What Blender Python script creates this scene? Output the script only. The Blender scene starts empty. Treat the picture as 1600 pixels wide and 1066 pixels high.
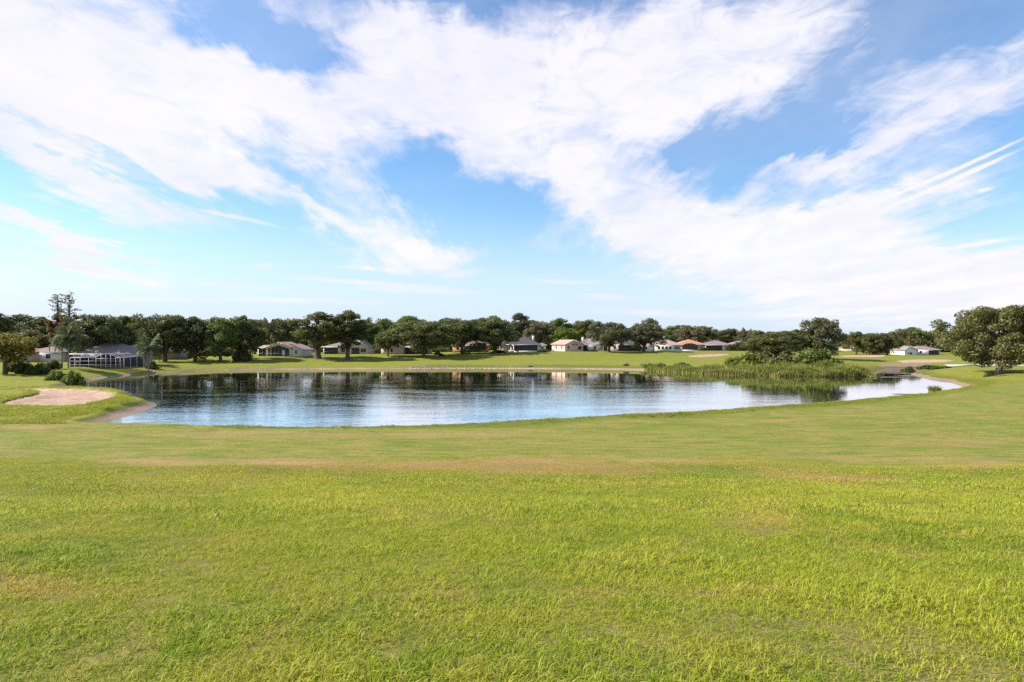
import bpy, math, random
import numpy as np

# ------------------------------------------------------------------ camera, light, exposure
S = bpy.context.scene
COL = S.collection
CAM_Z = 8.0                      # metres above the lake
F = 1000.0                       # focal length in pixels of a 1600 px wide frame
cam_d = bpy.data.cameras.new('camera'); cam = bpy.data.objects.new('camera', cam_d); COL.objects.link(cam)
cam_d.sensor_width = 36; cam_d.lens = 22.5; cam_d.clip_end = 20000; cam_d.clip_start = 0.05
cam.location = (0, 0, CAM_Z); cam.rotation_euler = (math.radians(90), 0, 0)
S.camera = cam
SUN_AZ, SUN_EL = math.radians(-86), math.radians(37)     # azimuth from +Y (view direction), left is negative
sd = bpy.data.lights.new('sun', 'SUN'); sun = bpy.data.objects.new('sun', sd); COL.objects.link(sun)
sd.energy = 4.8; sd.angle = math.radians(0.5); sd.color = (1.0, 0.93, 0.82)
sun.rotation_euler = (math.pi/2 - SUN_EL, 0, -SUN_AZ + math.pi)
sun.location = (-60, 20, 60)
S.view_settings.view_transform = 'Standard'; S.view_settings.look = 'None'
S.view_settings.exposure = 0.9; S.view_settings.gamma = 1.0
S.render.engine = 'CYCLES'
S.cycles.max_bounces = 6; S.cycles.diffuse_bounces = 3; S.cycles.glossy_bounces = 3; S.cycles.transparent_max_bounces = 10
S.cycles.transmission_bounces = 3
S.cycles.use_denoising = False

# ------------------------------------------------------------------ node helpers
class NT:
    def __init__(s, tree):
        s.t = tree; s.n = tree.nodes; s.l = tree.links
    def new(s, typ, **kw):
        nd = s.n.new(typ)
        for k, v in kw.items(): setattr(nd, k, v)
        return nd
    def put(s, sock, v):
        if hasattr(v, 'is_output') or isinstance(v, bpy.types.NodeSocket): s.l.new(v, sock)
        else: sock.default_value = v
    def math(s, op, a, b=0.0, c=0.0, clamp=False):
        nd = s.new('ShaderNodeMath', operation=op, use_clamp=clamp)
        s.put(nd.inputs[0], a); s.put(nd.inputs[1], b)
        if op in ('MULTIPLY_ADD', 'SMOOTH_MIN', 'WRAP', 'COMPARE'): s.put(nd.inputs[2], c)
        return nd.outputs[0]
    def vmath(s, op, a, b=(0, 0, 0)):
        nd = s.new('ShaderNodeVectorMath', operation=op)
        s.put(nd.inputs[0], a)
        if op == 'SCALE': s.put(nd.inputs['Scale'], b)
        elif op != 'LENGTH': s.put(nd.inputs[1], b)
        return nd.outputs['Value'] if op in ('LENGTH', 'DOT_PRODUCT') else nd.outputs[0]
    def ramp(s, v, a, b, lo=0.0, hi=1.0, smooth=True):
        nd = s.new('ShaderNodeMapRange', interpolation_type='SMOOTHSTEP' if smooth else 'LINEAR')
        s.put(nd.inputs['Value'], v)
        for k, x in zip(('From Min', 'From Max', 'To Min', 'To Max'), (a, b, lo, hi)): s.put(nd.inputs[k], x)
        return nd.outputs['Result']
    def mix(s, fac, a, b, blend='MIX'):
        nd = s.new('ShaderNodeMix', data_type='RGBA', blend_type=blend)
        s.put(nd.inputs[0], fac)
        for i, v in ((6, a), (7, b)):
            if isinstance(v, tuple) and len(v) == 3: v = v + (1.0,)
            s.put(nd.inputs[i], v)
        return nd.outputs[2]
    def noise(s, vec, scale, detail=3.0, rough=0.55, dist=0.0, color=False):
        nd = s.new('ShaderNodeTexNoise')
        if vec is not None: s.l.new(vec, nd.inputs['Vector'])
        nd.inputs['Scale'].default_value = scale; nd.inputs['Detail'].default_value = detail
        nd.inputs['Roughness'].default_value = rough; nd.inputs['Distortion'].default_value = dist
        return nd.outputs['Color'] if color else nd.outputs['Fac']
    def mapping(s, vec, loc=(0, 0, 0), rot=(0, 0, 0), scale=(1, 1, 1), typ='POINT'):
        nd = s.new('ShaderNodeMapping', vector_type=typ)
        s.l.new(vec, nd.inputs['Vector'])
        nd.inputs['Location'].default_value = loc
        nd.inputs['Rotation'].default_value = rot; nd.inputs['Scale'].default_value = scale
        return nd.outputs[0]
    def attr(s, name, typ='GEOMETRY'):
        return s.new('ShaderNodeAttribute', attribute_name=name, attribute_type=typ).outputs['Fac']

# ------------------------------------------------------------------ sky
W = bpy.data.worlds.new('World'); S.world = W; W.use_nodes = True
W.cycles.sampling_method = 'MANUAL'; W.cycles.sample_map_resolution = 512
w = NT(W.node_tree); w.n.clear()
out = w.new('ShaderNodeOutputWorld'); bg = w.new('ShaderNodeBackground')
w.l.new(bg.outputs[0], out.inputs[0])
SKY_STRENGTH = 0.09
bg.inputs['Strength'].default_value = SKY_STRENGTH
sky = w.new('ShaderNodeTexSky', sky_type='NISHITA', sun_disc=False)
sky.sun_elevation = SUN_EL; sky.sun_rotation = SUN_AZ
sky.altitude = 30; sky.air_density = 1.0; sky.dust_density = 0.4; sky.ozone_density = 2.2
tc = w.new('ShaderNodeTexCoord')
dirv = w.vmath('NORMALIZE', tc.outputs['Generated'])
sp = w.new('ShaderNodeSeparateXYZ'); w.l.new(dirv, sp.inputs[0])
dx, dy, dz = sp.outputs
az = w.math('ARCTAN2', dx, dy)
el = w.math('ARCSINE', dz)
# cirrus layer: plane overhead, fibres run away from the viewer
zz = w.math('ADD', w.math('MAXIMUM', dz, 0.0), 0.045)
cp = w.new('ShaderNodeCombineXYZ')
w.put(cp.inputs[0], w.math('DIVIDE', dx, zz)); w.put(cp.inputs[1], w.math('DIVIDE', dy, zz))
plane = cp.outputs[0]
ae = w.new('ShaderNodeCombineXYZ'); w.put(ae.inputs[0], az); w.put(ae.inputs[1], el)
warp = w.noise(w.mapping(plane, scale=(0.9, 0.45, 1)), 1.3, 4, 0.6, color=True)
warp2 = w.noise(w.mapping(ae.outputs[0], scale=(1, 1.8, 1)), 9.0, 4, 0.6, color=True)
wv = w.vmath('SCALE', w.vmath('SUBTRACT', warp, (0.5, 0.5, 0.5)), 0.10)
wv2 = w.vmath('SCALE', w.vmath('SUBTRACT', warp2, (0.5, 0.5, 0.5)), 0.085)
warp3 = w.noise(w.mapping(plane, rot=(0, 0, .12), scale=(3.2, .5, 1)), 2.2, 5, .65, color=True)
wv3 = w.vmath('SCALE', w.vmath('SUBTRACT', warp3, (0.5, 0.5, 0.5)), 0.11)
aew = w.vmath('ADD', w.vmath('ADD', w.vmath('ADD', ae.outputs[0], w.vmath('MULTIPLY', wv, (1, .55, 0))), w.vmath('MULTIPLY', wv3, (1, .5, 0))), w.vmath('MULTIPLY', wv2, (1.3, 1.0, 0)))
ae_thin = w.vmath('ADD', ae.outputs[0], w.vmath('SCALE', wv2, 0.12))
# cloud banks and one painted patch of sun glare: centre, half axes (px of the 1600 px frame, turned into sky angles), tilt, weight
BANKS = [
 (120, 70, 330, 130, 20, 1.15), (60, 170, 300, 80, 12, .9), (430, 175, 200, 62, 8, 1.0), (290, 235, 235, 30, 24, .9), (140, 272, 215, 25, 13, 1.2),
 (190, 325, 130, 14, 12, .6), (90, 366, 160, 22, 21, 1.25), (610, 350, 135, 50, 32, .85), (640, 400, 90, 28, 0, .6), (490, 315, 100, 15, 24, .55),
 (880, 105, 330, 95, -3, 1.0), (1130, 90, 240, 100, -8, .95), (620, 60, 170, 60, 20, .55), (340, 25, 200, 40, 5, .3),
 (640, 150, 130, 35, 0, .5), (880, 250, 170, 55, 12, .7), (980, 310, 200, 55, 14, .85), (1150, 370, 260, 50, 4, .95), (1320, 350, 190, 34, -6, .8),
 (1230, 275, 170, 30, -14, .6), (1330, 430, 310, 55, 3, 1.0), (1500, 465, 330, 62, 0, 1.15), (1490, 150, 270, 85, -15, .8), (1400, 300, 220, 45, -8, .5), (1000, 200, 200, 60, 0, .35), (1180, 430, 130, 30, 6, .5),
 (700, 190, 120, 70, 40, .4), (760, 250, 60, 70, 40, .35), (1420, 200, 200, 25, -14, .35), (830, 375, 60, 18, 5, .3), (540, 250, 80, 50, 30, .2),
 (40, 440, 260, 80, 0, .42), (60, 315, 200, 14, 10, -.35), (520, 40, 220, 60, 10, .38), (720, 130, 110, 70, 20, .5), (560, 150, 120, 50, 0, .4),  # first entry paints sun glare low on the left as a pale bank
 (440, 80, 120, 45, 15, -.5), (130, 228, 170, 12, 12, -.4), (680, 250, 70, 60, 60, -.35), (1195, 226, 140, 20, 0, -.95), (1500, 20, 150, 50, 0, -.35), (770, 330, 60, 60, 40, -.3),
]
THIN = [(360, 446, 130, 4, 1, .5), (590, 444, 170, 5, 3, .6), (950, 465, 55, 6, 2, .5), (370, 340, 80, 4, 9, .55), (1450, 392, 180, 6, -5, .65),
 (1500, 412, 150, 8, -9, .6), (1490, 266, 130, 3.4, -17.5, 1.0), (1485, 283, 125, 4.5, -18.5, 1.0), (412, 415, 20, 6, -6, .5), (570, 420, 70, 5, 4, .45), (260, 468, 160, 5, -1, .4),
 (1540, 297, 18, 5, -5, .4), (720, 428, 40, 8, -8, .4), (650, 455, 120, 5, 2, .5), (480, 470, 150, 5, 1, .45), (1060, 490, 160, 7, 2, .45), (880, 440, 70, 5, 3, .35), (250, 440, 22, 22, -60, .35), (170, 395, 120, 7, 8, .45)]
def sky_angles(px, py):
    x, y = (px-800)/F, (533-py)/F
    a = math.atan(x); return a, math.atan(y*math.cos(a))
def bank_sum(items, vec, r0, r1):
    tot = None
    for px, py, a, b, tilt, wt in items:
        ca, ce = sky_angles(px, py)
        t = math.radians(-tilt)
        kx, ky = math.cos(ca)**2, math.cos(ca)*math.cos(ce)**2
        sx = a/F*math.hypot(math.cos(t)*kx, math.sin(t)*ky); sy = b/F*math.hypot(math.sin(t)*kx, math.cos(t)*ky)
        t2 = math.atan2(math.sin(t)*ky, math.cos(t)*kx)
        m = w.mapping(vec, loc=(ca, ce, 0), rot=(0, 0, t2), scale=(sx, sy, 1), typ='TEXTURE')
        v = w.ramp(w.vmath('LENGTH', m), r0, r1, 0.0, wt)
        tot = v if tot is None else w.math('ADD', tot, v)
    return tot
ae_flat = w.vmath('MULTIPLY', aew, (1, 1, 0)); thin_flat = w.vmath('MULTIPLY', ae_thin, (1, 1, 0))
D = bank_sum(BANKS, ae_flat, 1.65, 0.1)
T = bank_sum(THIN, thin_flat, 1.2, 0.2)
# beyond the banks named above the same kind of broken cirrus carries on all round
wide = w.ramp(w.noise(w.mapping(plane, scale=(.5, .3, 1)), 0.9, 4, .55, .4), .42, .62, 0.0, 0.95)
outside = w.math('MAXIMUM', w.ramp(w.math('ABSOLUTE', az), .68, .95), w.ramp(el, .46, .62))
D = w.math('ADD', D, w.math('MULTIPLY', outside, wide))
fib = w.noise(w.mapping(plane, rot=(0, 0, .12), scale=(3.0, .38, 1)), 1.9, 8, .66, .7)
puff = w.noise(w.mapping(ae.outputs[0], rot=(0, 0, .1), scale=(1, 2.2, 1)), 13, 8, .64, .9)
fine = w.math('ADD', w.math('MULTIPLY', fib, .45), w.math('MULTIPLY', puff, .55))
mod = w.math('MULTIPLY', w.math('SUBTRACT', fine, .5), 2.4)
dens = w.math('ADD', D, w.math('MULTIPLY', mod, w.math('ADD', w.math('MULTIPLY', w.math('MINIMUM', D, 1.0), .55), .35)))
veil = w.math('MULTIPLY', w.ramp(el, .10, .40, .0, .22), w.ramp(w.noise(w.mapping(plane, loc=(7, 2, 0), scale=(.8, .35, 1)), 1.1, 5, .6, .6), .34, .66))
cloud = w.math('MAXIMUM', w.ramp(dens, .08, 1.22), veil)
thin = w.math('MULTIPLY', T, w.ramp(fine, .36, .56, .6, 1.35))
feather = w.ramp(w.math('ADD', w.math('MULTIPLY', puff, .5), w.math('MULTIPLY', w.noise(w.mapping(plane, loc=(1, 5, 0), rot=(0, 0, -.2), scale=(1.3, .5, 1)), 1.5, 7, .62, .8), .5)), .34, .56, .74, 1.0)
cover = w.math('MINIMUM', w.math('ADD', w.math('MULTIPLY', cloud, feather), thin), 1.0)
skyc = w.new('ShaderNodeHueSaturation'); w.l.new(sky.outputs[0], skyc.inputs['Color'])
skyc.inputs['Saturation'].default_value = 1.22; skyc.inputs['Hue'].default_value = 0.500; skyc.inputs['Value'].default_value = 1.18
# lit cloud: brightness in the same units as the sky node
shade = w.ramp(w.noise(w.mapping(plane, loc=(3, 1, 0), scale=(.9, .4, 1)), 1.2, 4, .6), .35, .7)
CL = 6.25
ccol = w.mix(shade, (CL*.97, CL*.945, CL*1.02), (CL*.86, CL*.85, CL*.97))
low = w.ramp(el, 0.0, .22, 1.0, 0.0)
haze_sky = w.mix(w.math('MULTIPLY', low, .9), skyc.outputs[0], (CL*.64, CL*.77, CL*.94))
final = w.mix(w.math('MULTIPLY', cover, .97), haze_sky, ccol)
w.l.new(final, bg.inputs['Color'])

# ------------------------------------------------------------------ general helpers
rs = np.random.RandomState
def sstep(a, b, x):
    t = np.clip((x-a)/(b-a), 0, 1); return t*t*(3-2*t)
def to_px(x, y, z):
    y = np.maximum(y, .5); return 800+F*x/y, 533+F*(CAM_Z-z)/y
def pts_on(pxs, z=0.0):
    """points seen at those pixels, on the level z -> plan coordinates"""
    a = np.array(pxs, float); d = F*(CAM_Z-z)/(a[:, 1]-533)
    return np.stack([(a[:, 0]-800)/F*d, d], 1)
def sdf(poly, x, y):
    """signed distance to a closed polygon, negative inside"""
    x = np.asarray(x, float); y = np.asarray(y, float)
    d2 = np.full(x.shape, 1e18); inside = np.zeros(x.shape, bool)
    n = len(poly)
    for i in range(n):
        ax, ay = poly[i]; bx, by = poly[(i+1) % n]
        ex, ey = bx-ax, by-ay
        t = np.clip(((x-ax)*ex+(y-ay)*ey)/(ex*ex+ey*ey+1e-12), 0, 1)
        d2 = np.minimum(d2, (x-ax-t*ex)**2+(y-ay-t*ey)**2)
        c = ((ay > y) != (by > y)) & (x < (bx-ax)*(y-ay)/(by-ay+1e-18)+ax)
        inside ^= c
    d = np.sqrt(d2); return np.where(inside, -d, d)
def smooth_poly(p, it=2):
    for _ in range(it):
        q = np.roll(p, -1, 0); p = np.stack([p*.75+q*.25, p*.25+q*.75], 1).reshape(-1, 2)
    return p
def wob(x, y, seed, k):
    """cheap smooth noise about -1..1"""
    r = rs(seed); v = 0
    for i in range(6):
        a = r.uniform(0, 6.28); f = k*r.uniform(.5, 1.8)
        v = v+np.sin(f*(x*math.cos(a)+y*math.sin(a))+r.uniform(0, 6.28))
    return v/3.0
def mesh_np(name, verts, faces, smooth=False, attrs=None):
    verts = np.asarray(verts, np.float32); faces = np.asarray(faces, np.int32)
    me = bpy.data.meshes.new(name)
    me.vertices.add(len(verts)); me.vertices.foreach_set('co', verts.ravel())
    k = faces.shape[1]
    me.loops.add(faces.size); me.loops.foreach_set('vertex_index', faces.ravel())
    me.polygons.add(len(faces)); me.polygons.foreach_set('loop_start', np.arange(0, faces.size, k, dtype=np.int32))
    if smooth: me.polygons.foreach_set('use_smooth', np.ones(len(faces), bool))
    for n, v in (attrs or {}).items():
        a = me.attributes.new(n, 'FLOAT', 'POINT'); a.data.foreach_set('value', np.asarray(v, np.float32))
    me.update(calc_edges=True); return me
def obj(name, me, mat=None, parent=None, loc=None, rz=None):
    o = bpy.data.objects.new(name, me); COL.objects.link(o)
    if mat is not None:
        if len(me.materials) == 0: me.materials.append(mat)
    if parent is not None: o.parent = parent
    if loc is not None: o.location = loc
    if rz is not None: o.rotation_euler = (0, 0, rz)
    return o
def tag(o, label=None, cat=None, group=None, kind=None):
    if label: o['label'] = label
    if cat: o['category'] = cat
    if group: o['group'] = group
    if kind: o['kind'] = kind
    return o
def empty(name, loc, rz=0.0):
    o = bpy.data.objects.new(name, None); COL.objects.link(o); o.location = loc; o.rotation_euler = (0, 0, rz)
    o.empty_display_size = .3; return o
def material(name):
    m = bpy.data.materials.new(name); m.use_nodes = True
    t = NT(m.node_tree); t.n.clear()
    o = t.new('ShaderNodeOutputMaterial'); return m, t, o
def bsdf(t, o, color, rough=.8, spec=.3, **kw):
    b = t.new('ShaderNodeBsdfPrincipled'); t.l.new(b.outputs[0], o.inputs['Surface'])
    if isinstance(color, tuple) and len(color) == 3: color = color+(1.0,)
    t.put(b.inputs['Base Color'], color); t.put(b.inputs['Roughness'], rough); t.put(b.inputs['Specular IOR Level'], spec)
    for k, v in kw.items(): t.put(b.inputs[k], v)
    return b
def bump(t, h, strength, dist):
    b = t.new('ShaderNodeBump'); t.put(b.inputs['Height'], h)
    b.inputs['Strength'].default_value = strength; b.inputs['Distance'].default_value = dist; return b.outputs[0]

# ------------------------------------------------------------------ terrain
LAKE_PX = [(150, 664), (250, 668), (390, 671), (520, 672.5), (640, 670.5), (800, 663), (900, 657), (1000, 652.5), (1100, 647), (1200, 639.5), (1300, 632),
 (1400, 623), (1460, 616), (1497, 608), (1506, 603.5), (1490, 600), (1465, 595), (1432, 589.5), (1418, 585), (1440, 580.5), (1500, 578.5), (1500, 577), (1430, 576.5), (1385, 578),
 (1372, 584), (1366, 588), (1330, 588.8), (1280, 588.6), (1220, 588), (1150, 586.4), (1100, 584.4), (1050, 581.4), (1012, 578.6),
 (975, 577.3), (860, 576.3), (700, 576), (560, 576.4), (440, 577), (330, 579), (260, 582), (200, 586), (150, 592), (122, 598), (90, 604), (80, 606.5),
 (130, 609.5), (180, 613), (215, 620), (238, 627), (252, 633), (232, 642), (195, 653), (165, 660)]
lake = smooth_poly(pts_on(LAKE_PX), 2)
BUNKER_PX = [(-40, 602), (60, 605), (130, 607.5), (170, 611), (184, 619), (168, 627), (125, 633.5), (60, 634), (4, 632), (10, 627), (35, 622), (62, 618), (64, 613), (40, 609.5), (-40, 609)]
bunker = smooth_poly(pts_on(BUNKER_PX, .75), 2)
FARZ = [(10, 577, 142), (60, 585, 130), (0, 600, 112), (-100, 600, 112), (100, 617.5, 84), (0, 626, 78), (-200, 640, 70), (200, 626, 76), (150, 573, 150), (230, 574, 160), (320, 566, 190), (60, 567, 165), (-150, 565, 165),
 (430, 556, 225), (545, 554, 240), (630, 554, 240), (760, 550.5, 250), (890, 549, 250), (1000, 549, 255), (1080, 549, 270), (1150, 548.5, 290), (560, 566, 205), (760, 565, 208), (950, 564, 210), (330, 572, 185),
 (1100, 564, 205), (1200, 560, 215), (1270, 570, 175), (1340, 557, 262), (1440, 556, 310), (1560, 581.5, 125), (1640, 583, 120), (1700, 570, 150), (1540, 573, 160), (1600, 565, 200), (1440, 570, 190), (1400, 590, 128), (1530, 598, 112), (1560, 620, 82), (1600, 640, 68), (1700, 650, 62), (1400, 640, 68),
 (400, 549, 330), (800, 546, 330), (1200, 546, 360), (1500, 549, 380), (0, 550, 300), (-300, 550, 300), (800, 543, 480), (100, 543, 480), (1500, 545, 480)]
fz = np.array([((p-800)/F*d, d, CAM_Z-(q-533)/F*d) for p, q, d in FARZ])
NY = [-30, 0, 3, 5, 10, 15, 20, 26, 31, 34.5, 37.5, 45, 52, 56, 62, 75]
NZ = [6.5, 6.28, 6.16, 5.93, 5.17, 4.2, 3.26, 2.36, 1.72, 1.22, .98, .74, .55, .45, .5, .6]
# shoulder patches of the lawn (plan x, y, radius x, radius y, height)
MOUNDS = [(-12, 31, 5, 3.0, .22), (10, 34, 6, 2.5, .16), (-25, 30, 8, 4, .12), (24, 30, 7, 4, .18), (-4, 12, 3, 2.0, .08), (5, 8.5, 3, 1.5, .06), (-5.5, 7, 2.2, 1.2, .08), (2, 20, 6, 3, .12), (-14, 20, 6, 3, -.12)]
def base_z(x, y):
    near = np.interp(y, NY, NZ)
    for mx, my, rx, ry, h in MOUNDS: near = near+h*np.exp(-((x-mx)/rx)**2-((y-my)/ry)**2)
    near = near+wob(x, y, 3, .9)*.038*sstep(42, 30, y)+wob(x, y, 4, .35)*.05
    num = np.zeros_like(x); den = np.zeros_like(x)
    for px_, py_, pz_ in fz:
        wgt = 1/(((x-px_)**2+((y-py_)*1.3)**2)+60.0)**1.8
        num += wgt*pz_; den += wgt
    far = num/den+wob(x, y, 5, .12)*.12
    t = sstep(56, 80, y); return np.maximum(near*(1-t)+far*t, .32)
def shore_width(x, y):
    px, _ = to_px(x, y, 0*x)
    wd = np.where(y > 130, .28+.25*wob(x, y, 11, .12)+.2*wob(x, y, 12, .5)+.7*sstep(-32, -20, x)*sstep(16, 8, x), .25)
    wd = np.where((y < 95) & (x < -30), (1.2+.6*wob(x, y, 15, .5))*sstep(-34, -42, x)+.2, wd)          # eroded bank of the bunker spit, sandy corner
    wd = np.where((x > 55) & (y > 100) & (y < 150), 1.5+.8*wob(x, y, 13, .4), wd)
    wd = np.where((x < -50) & (y > 88) & (y <= 135), .35+.3*wob(x, y, 14, .3), wd)
    return np.maximum(wd, .15)
def ground_z(x, y, parts=False):
    x = np.asarray(x, float); y = np.asarray(y, float)
    b = base_z(x, y); s = sdf(lake, x, y)
    s = s+.25*wob(x, y, 21, .9)*sstep(0, 3, np.abs(s)+1.0)
    wd = shore_width(x, y)
    lip = np.where(y > 100, .24, np.where(x < -30, .5, .22))
    bank = np.where(s < 0, np.maximum(-.05+s*.35, -1.6), 0)
    t1 = np.clip(s/wd, 0, 1); t2 = np.clip((s-wd)/np.where((x < -30) & (y < 100), 1.3, .55), 0, 1)
    up = -.05+t1*.22+t2*lip+np.maximum(s-wd-.55, 0)*.14
    z = np.where(s < 0, bank, np.minimum(up, b))
    sb = sdf(bunker, x, y)
    z = z-.85*sstep(.35, -.45, sb)*(s > 0)+.08*sstep(2.2, .4, sb)*sstep(.1, .5, sb)*(s > 0)
    if parts: return z, s, wd, sb, b
    return z
def gz(x, y): return float(ground_z(np.array([float(x)]), np.array([float(y)]))[0])
def ray(px, py):
    """distance at which the view line through that pixel meets the ground"""
    d = np.concatenate([np.linspace(2, 80, 1600), np.linspace(80, 420, 1400)])
    x = (px-800)/F*d; h = CAM_Z-(py-533)/F*d-ground_z(x, d)
    i = np.argmax(h < 0); return d[i]
def lines(segs):
    o = [segs[0][0]]
    for a, b, st in segs: o += list(np.linspace(a, b, max(1, int(round(abs(b-a)/st)))+1)[1:])
    return np.array(o)
gx = lines([(-6000, -1500, 900), (-1500, -420, 120), (-420, -130, 6), (-130, -86, 1.2), (-86, -34, .3), (-34, 34, .55), (34, 130, .9), (130, 420, 6), (420, 1500, 120), (1500, 6000, 900)])
gy = lines([(-60, -6, 6), (-6, 50, .45), (50, 116, .33), (116, 176, 1.0), (176, 200, .5), (200, 300, 1.5), (300, 420, 5), (420, 1500, 120), (1500, 9000, 900)])
X, Y = np.meshgrid(gx, gy); xs, ys = X.ravel(), Y.ravel()
z, s_l, wd_l, sb_l, b_l = ground_z(xs, ys, True)
nx_, ny_ = len(gx), len(gy)
idx = np.arange(nx_*ny_).reshape(ny_, nx_)
quads = np.stack([idx[:-1, :-1], idx[:-1, 1:], idx[1:, 1:], idx[1:, :-1]], -1).reshape(-1, 4)
def masks(x, y, z, s, wd, sb):
    px, py = to_px(x, y, z)
    n1 = wob(x, y, 31, .5); n2 = wob(x, y, 32, 1.6)
    edge = 36.0+2.6*wob(x, y*0, 33, .16)+2.0*wob(x, y, 34, .4)+.7*n2+.5*wob(x, y, 35, 4.0)
    fair = sstep(edge-2.0, edge+2.4, y)*(1-.62*sstep(100, 130, y))*(1-.7*sstep(-30, -40, x)*sstep(58, 66, y))
    lush = sstep(7.0, 2.5, s+1.2*n1)*(y > 55)*(s > 0)*(x > -26)            # uncut grass along the near bank
    fair = fair*(1-lush)
    def patch(cx, cy, a, b, k, tilt=0):
        t = math.radians(tilt); u = px-cx; v = py-cy
        u, v = u*math.cos(t)+v*math.sin(t), -u*math.sin(t)+v*math.cos(t)
        return k*sstep(1.25, .35, np.hypot(u/a, v/b)+.22*n1+.12*n2)
    dry = 0*x
    for p in [(560, 728, 300, 11, .9), (250, 722, 130, 7, .7), (860, 728, 200, 17, .95), (1290, 742, 130, 12, .85, 4), (1080, 722, 200, 6, .6), (1500, 728, 130, 8, .8), (1330, 718, 240, 6, .5),
              (280, 790, 130, 28, .35), (330, 830, 90, 22, .4), (1190, 810, 90, 30, .4), (30, 918, 75, 15, .75, 8), (130, 932, 60, 8, .5), (700, 930, 60, 9, .4), (950, 928, 90, 7, .5),
              (1180, 930, 160, 7, .45), (470, 985, 30, 12, .6), (190, 1035, 45, 10, .7), (60, 830, 90, 10, .3), (8, 780, 14, 9, .5), (1380, 850, 120, 10, .3), (420, 680, 330, 6, .45), (760, 679, 170, 5, .4), (1250, 655, 120, 3, .6, -4), (60, 668, 90, 4, .5), (1500, 690, 140, 10, .35), (880, 755, 300, 10, .15)]:
        dry = np.maximum(dry, patch(*p))
    dry = np.clip(dry*1.25, 0, 1)*np.clip(1.0+.7*wob(x, y, 70, .3)+.4*wob(x, y, 71, .9), .05, 1)
    yel = 0*x
    for p in [(360, 752, 190, 14, .9), (520, 780, 130, 22, .7), (640, 800, 160, 30, .5), (1450, 765, 220, 14, .4), (160, 800, 90, 30, .3), (280, 872, 60, 12, .5)]:
        yel = np.maximum(yel, patch(*p))
    green = 0*x
    for p in [(100, 870, 150, 14, .8), (1120, 738, 140, 12, .9), (420, 733, 40, 4, .8), (1440, 752, 150, 8, .6), (880, 1010, 140, 50, .6), (330, 1000, 80, 60, .4)]:
        green = np.maximum(green, patch(*p))
    mud = sstep(wd+.75, wd+.15, s)
    sand = np.clip(sstep(wd+.1, wd-.25, s)*((y > 100) & (x < 60))*.75 + ((y < 70) & (x < -23))*mud*sstep(-46, -30, x)*.8, 0, 1)
    far = ((px > 1365) & (y > 130) & (y < 215)).astype(float)*sstep(575, 571.5, py)*sstep(566, 569.5, py)*sstep(1365, 1380, px)*sstep(1478, 1440, px)
    mud = np.maximum(mud, far*.85)
    sand = np.maximum(sand, patch(1430, 563.8, 34, 2.6, .9)*(y > 150))
    return dict(fair=fair, dry=dry, yel=yel, green=green, mud=mud, sand=sand, lush=np.clip(lush, 0, 1))
ATT = masks(xs, ys, z, s_l, wd_l, sb_l)
ground_me = mesh_np('ground', np.stack([xs, ys, z], 1), quads, True, ATT)

def turf_color(t, pos, A):
    """lawn colour as a function of the place on the ground; A gives the named masks"""
    n_big = t.noise(pos, .22, 4, .6); n_mid = t.noise(pos, 1.1, 4, .62); n_fin = t.noise(pos, 7.0, 3, .65)
    streak = t.noise(t.mapping(pos, rot=(0, 0, .06), scale=(.35, 1.6, 1)), 1.0, 5, .65, .4)
    rough = t.mix(t.ramp(n_mid, .40, .62), (.122, .168, .012), (.225, .212, .034))
    rough = t.mix(t.ramp(n_big, .42, .6, 0, .8), rough, (.195, .210, .020))
    rough = t.mix(t.ramp(n_fin, .52, .70, 0, .65), rough, (.26, .215, .075))
    fair = t.mix(t.ramp(streak, .38, .60), (.128, .165, .022), (.235, .202, .055))
    fair = t.mix(t.ramp(n_mid, .56, .72, 0, .6), fair, (.31, .235, .10))
    fair = t.mix(t.ramp(t.noise(t.mapping(pos, rot=(0, 0, .1), scale=(.5, 2.2, 1)), 2.6, 4, .7), .56, .7, 0, .75), fair, (.34, .255, .12))
    fair = t.mix(t.ramp(t.noise(pos, 5.0, 5, .75), .50, .66, 0, .5), fair, (.10, .135, .018))
    fair = t.mix(t.ramp(n_big, .50, .66, 0, .6), fair, (.115, .165, .020))
    c = t.mix(A['fair'], rough, fair)
    c = t.mix(A['lush'], c, t.mix(n_mid, (.095, .120, .014), (.15, .150, .026)))
    c = t.mix(t.math('MULTIPLY', A['green'], .9), c, t.mix(n_mid, (.085, .15, .012), (.14, .20, .018)))
    c = t.mix(t.math('MULTIPLY', A['yel'], .7), c, t.mix(n_mid, (.26, .25, .04), (.36, .29, .06)))
    dn = t.math('MULTIPLY', A['dry'], t.ramp(t.math('ADD', t.math('MULTIPLY', streak, .5), t.math('MULTIPLY', n_fin, .5)), .26, .5))
    c = t.mix(dn, c, t.mix(n_mid, (.25, .145, .060), (.39, .26, .125)))
    return c, n_fin
MASKS = ('fair', 'dry', 'yel', 'green', 'lush')
gm, t, o = material('turf')
pos = t.new('ShaderNodeNewGeometry').outputs['Position']
A = {k: t.attr(k) for k in MASKS}
c, nf = turf_color(t, pos, A)
gsep = t.new('ShaderNodeSeparateXYZ'); t.l.new(pos, gsep.inputs[0])
thatch = t.math('MULTIPLY', t.ramp(gsep.outputs[1], 32, 40, .8, 0), t.math('SUBTRACT', 1.0, A['fair'], clamp=True))
c = t.mix(thatch, c, t.mix(t.ramp(t.noise(t.mapping(pos, rot=(0, 0, .6), scale=(1, 2.5, 1)), 24, 5, .75), .36, .64), (.05, .05, .014), (.26, .215, .07)))
soil = t.mix(t.noise(pos, 3.0, 5, .7), (.16, .105, .078), (.33, .235, .185))
sandc = t.mix(t.noise(pos, 2.2, 4, .6), (.30, .20, .14), (.46, .34, .26))
mudc = t.mix(t.attr('sand'), soil, sandc)
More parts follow.
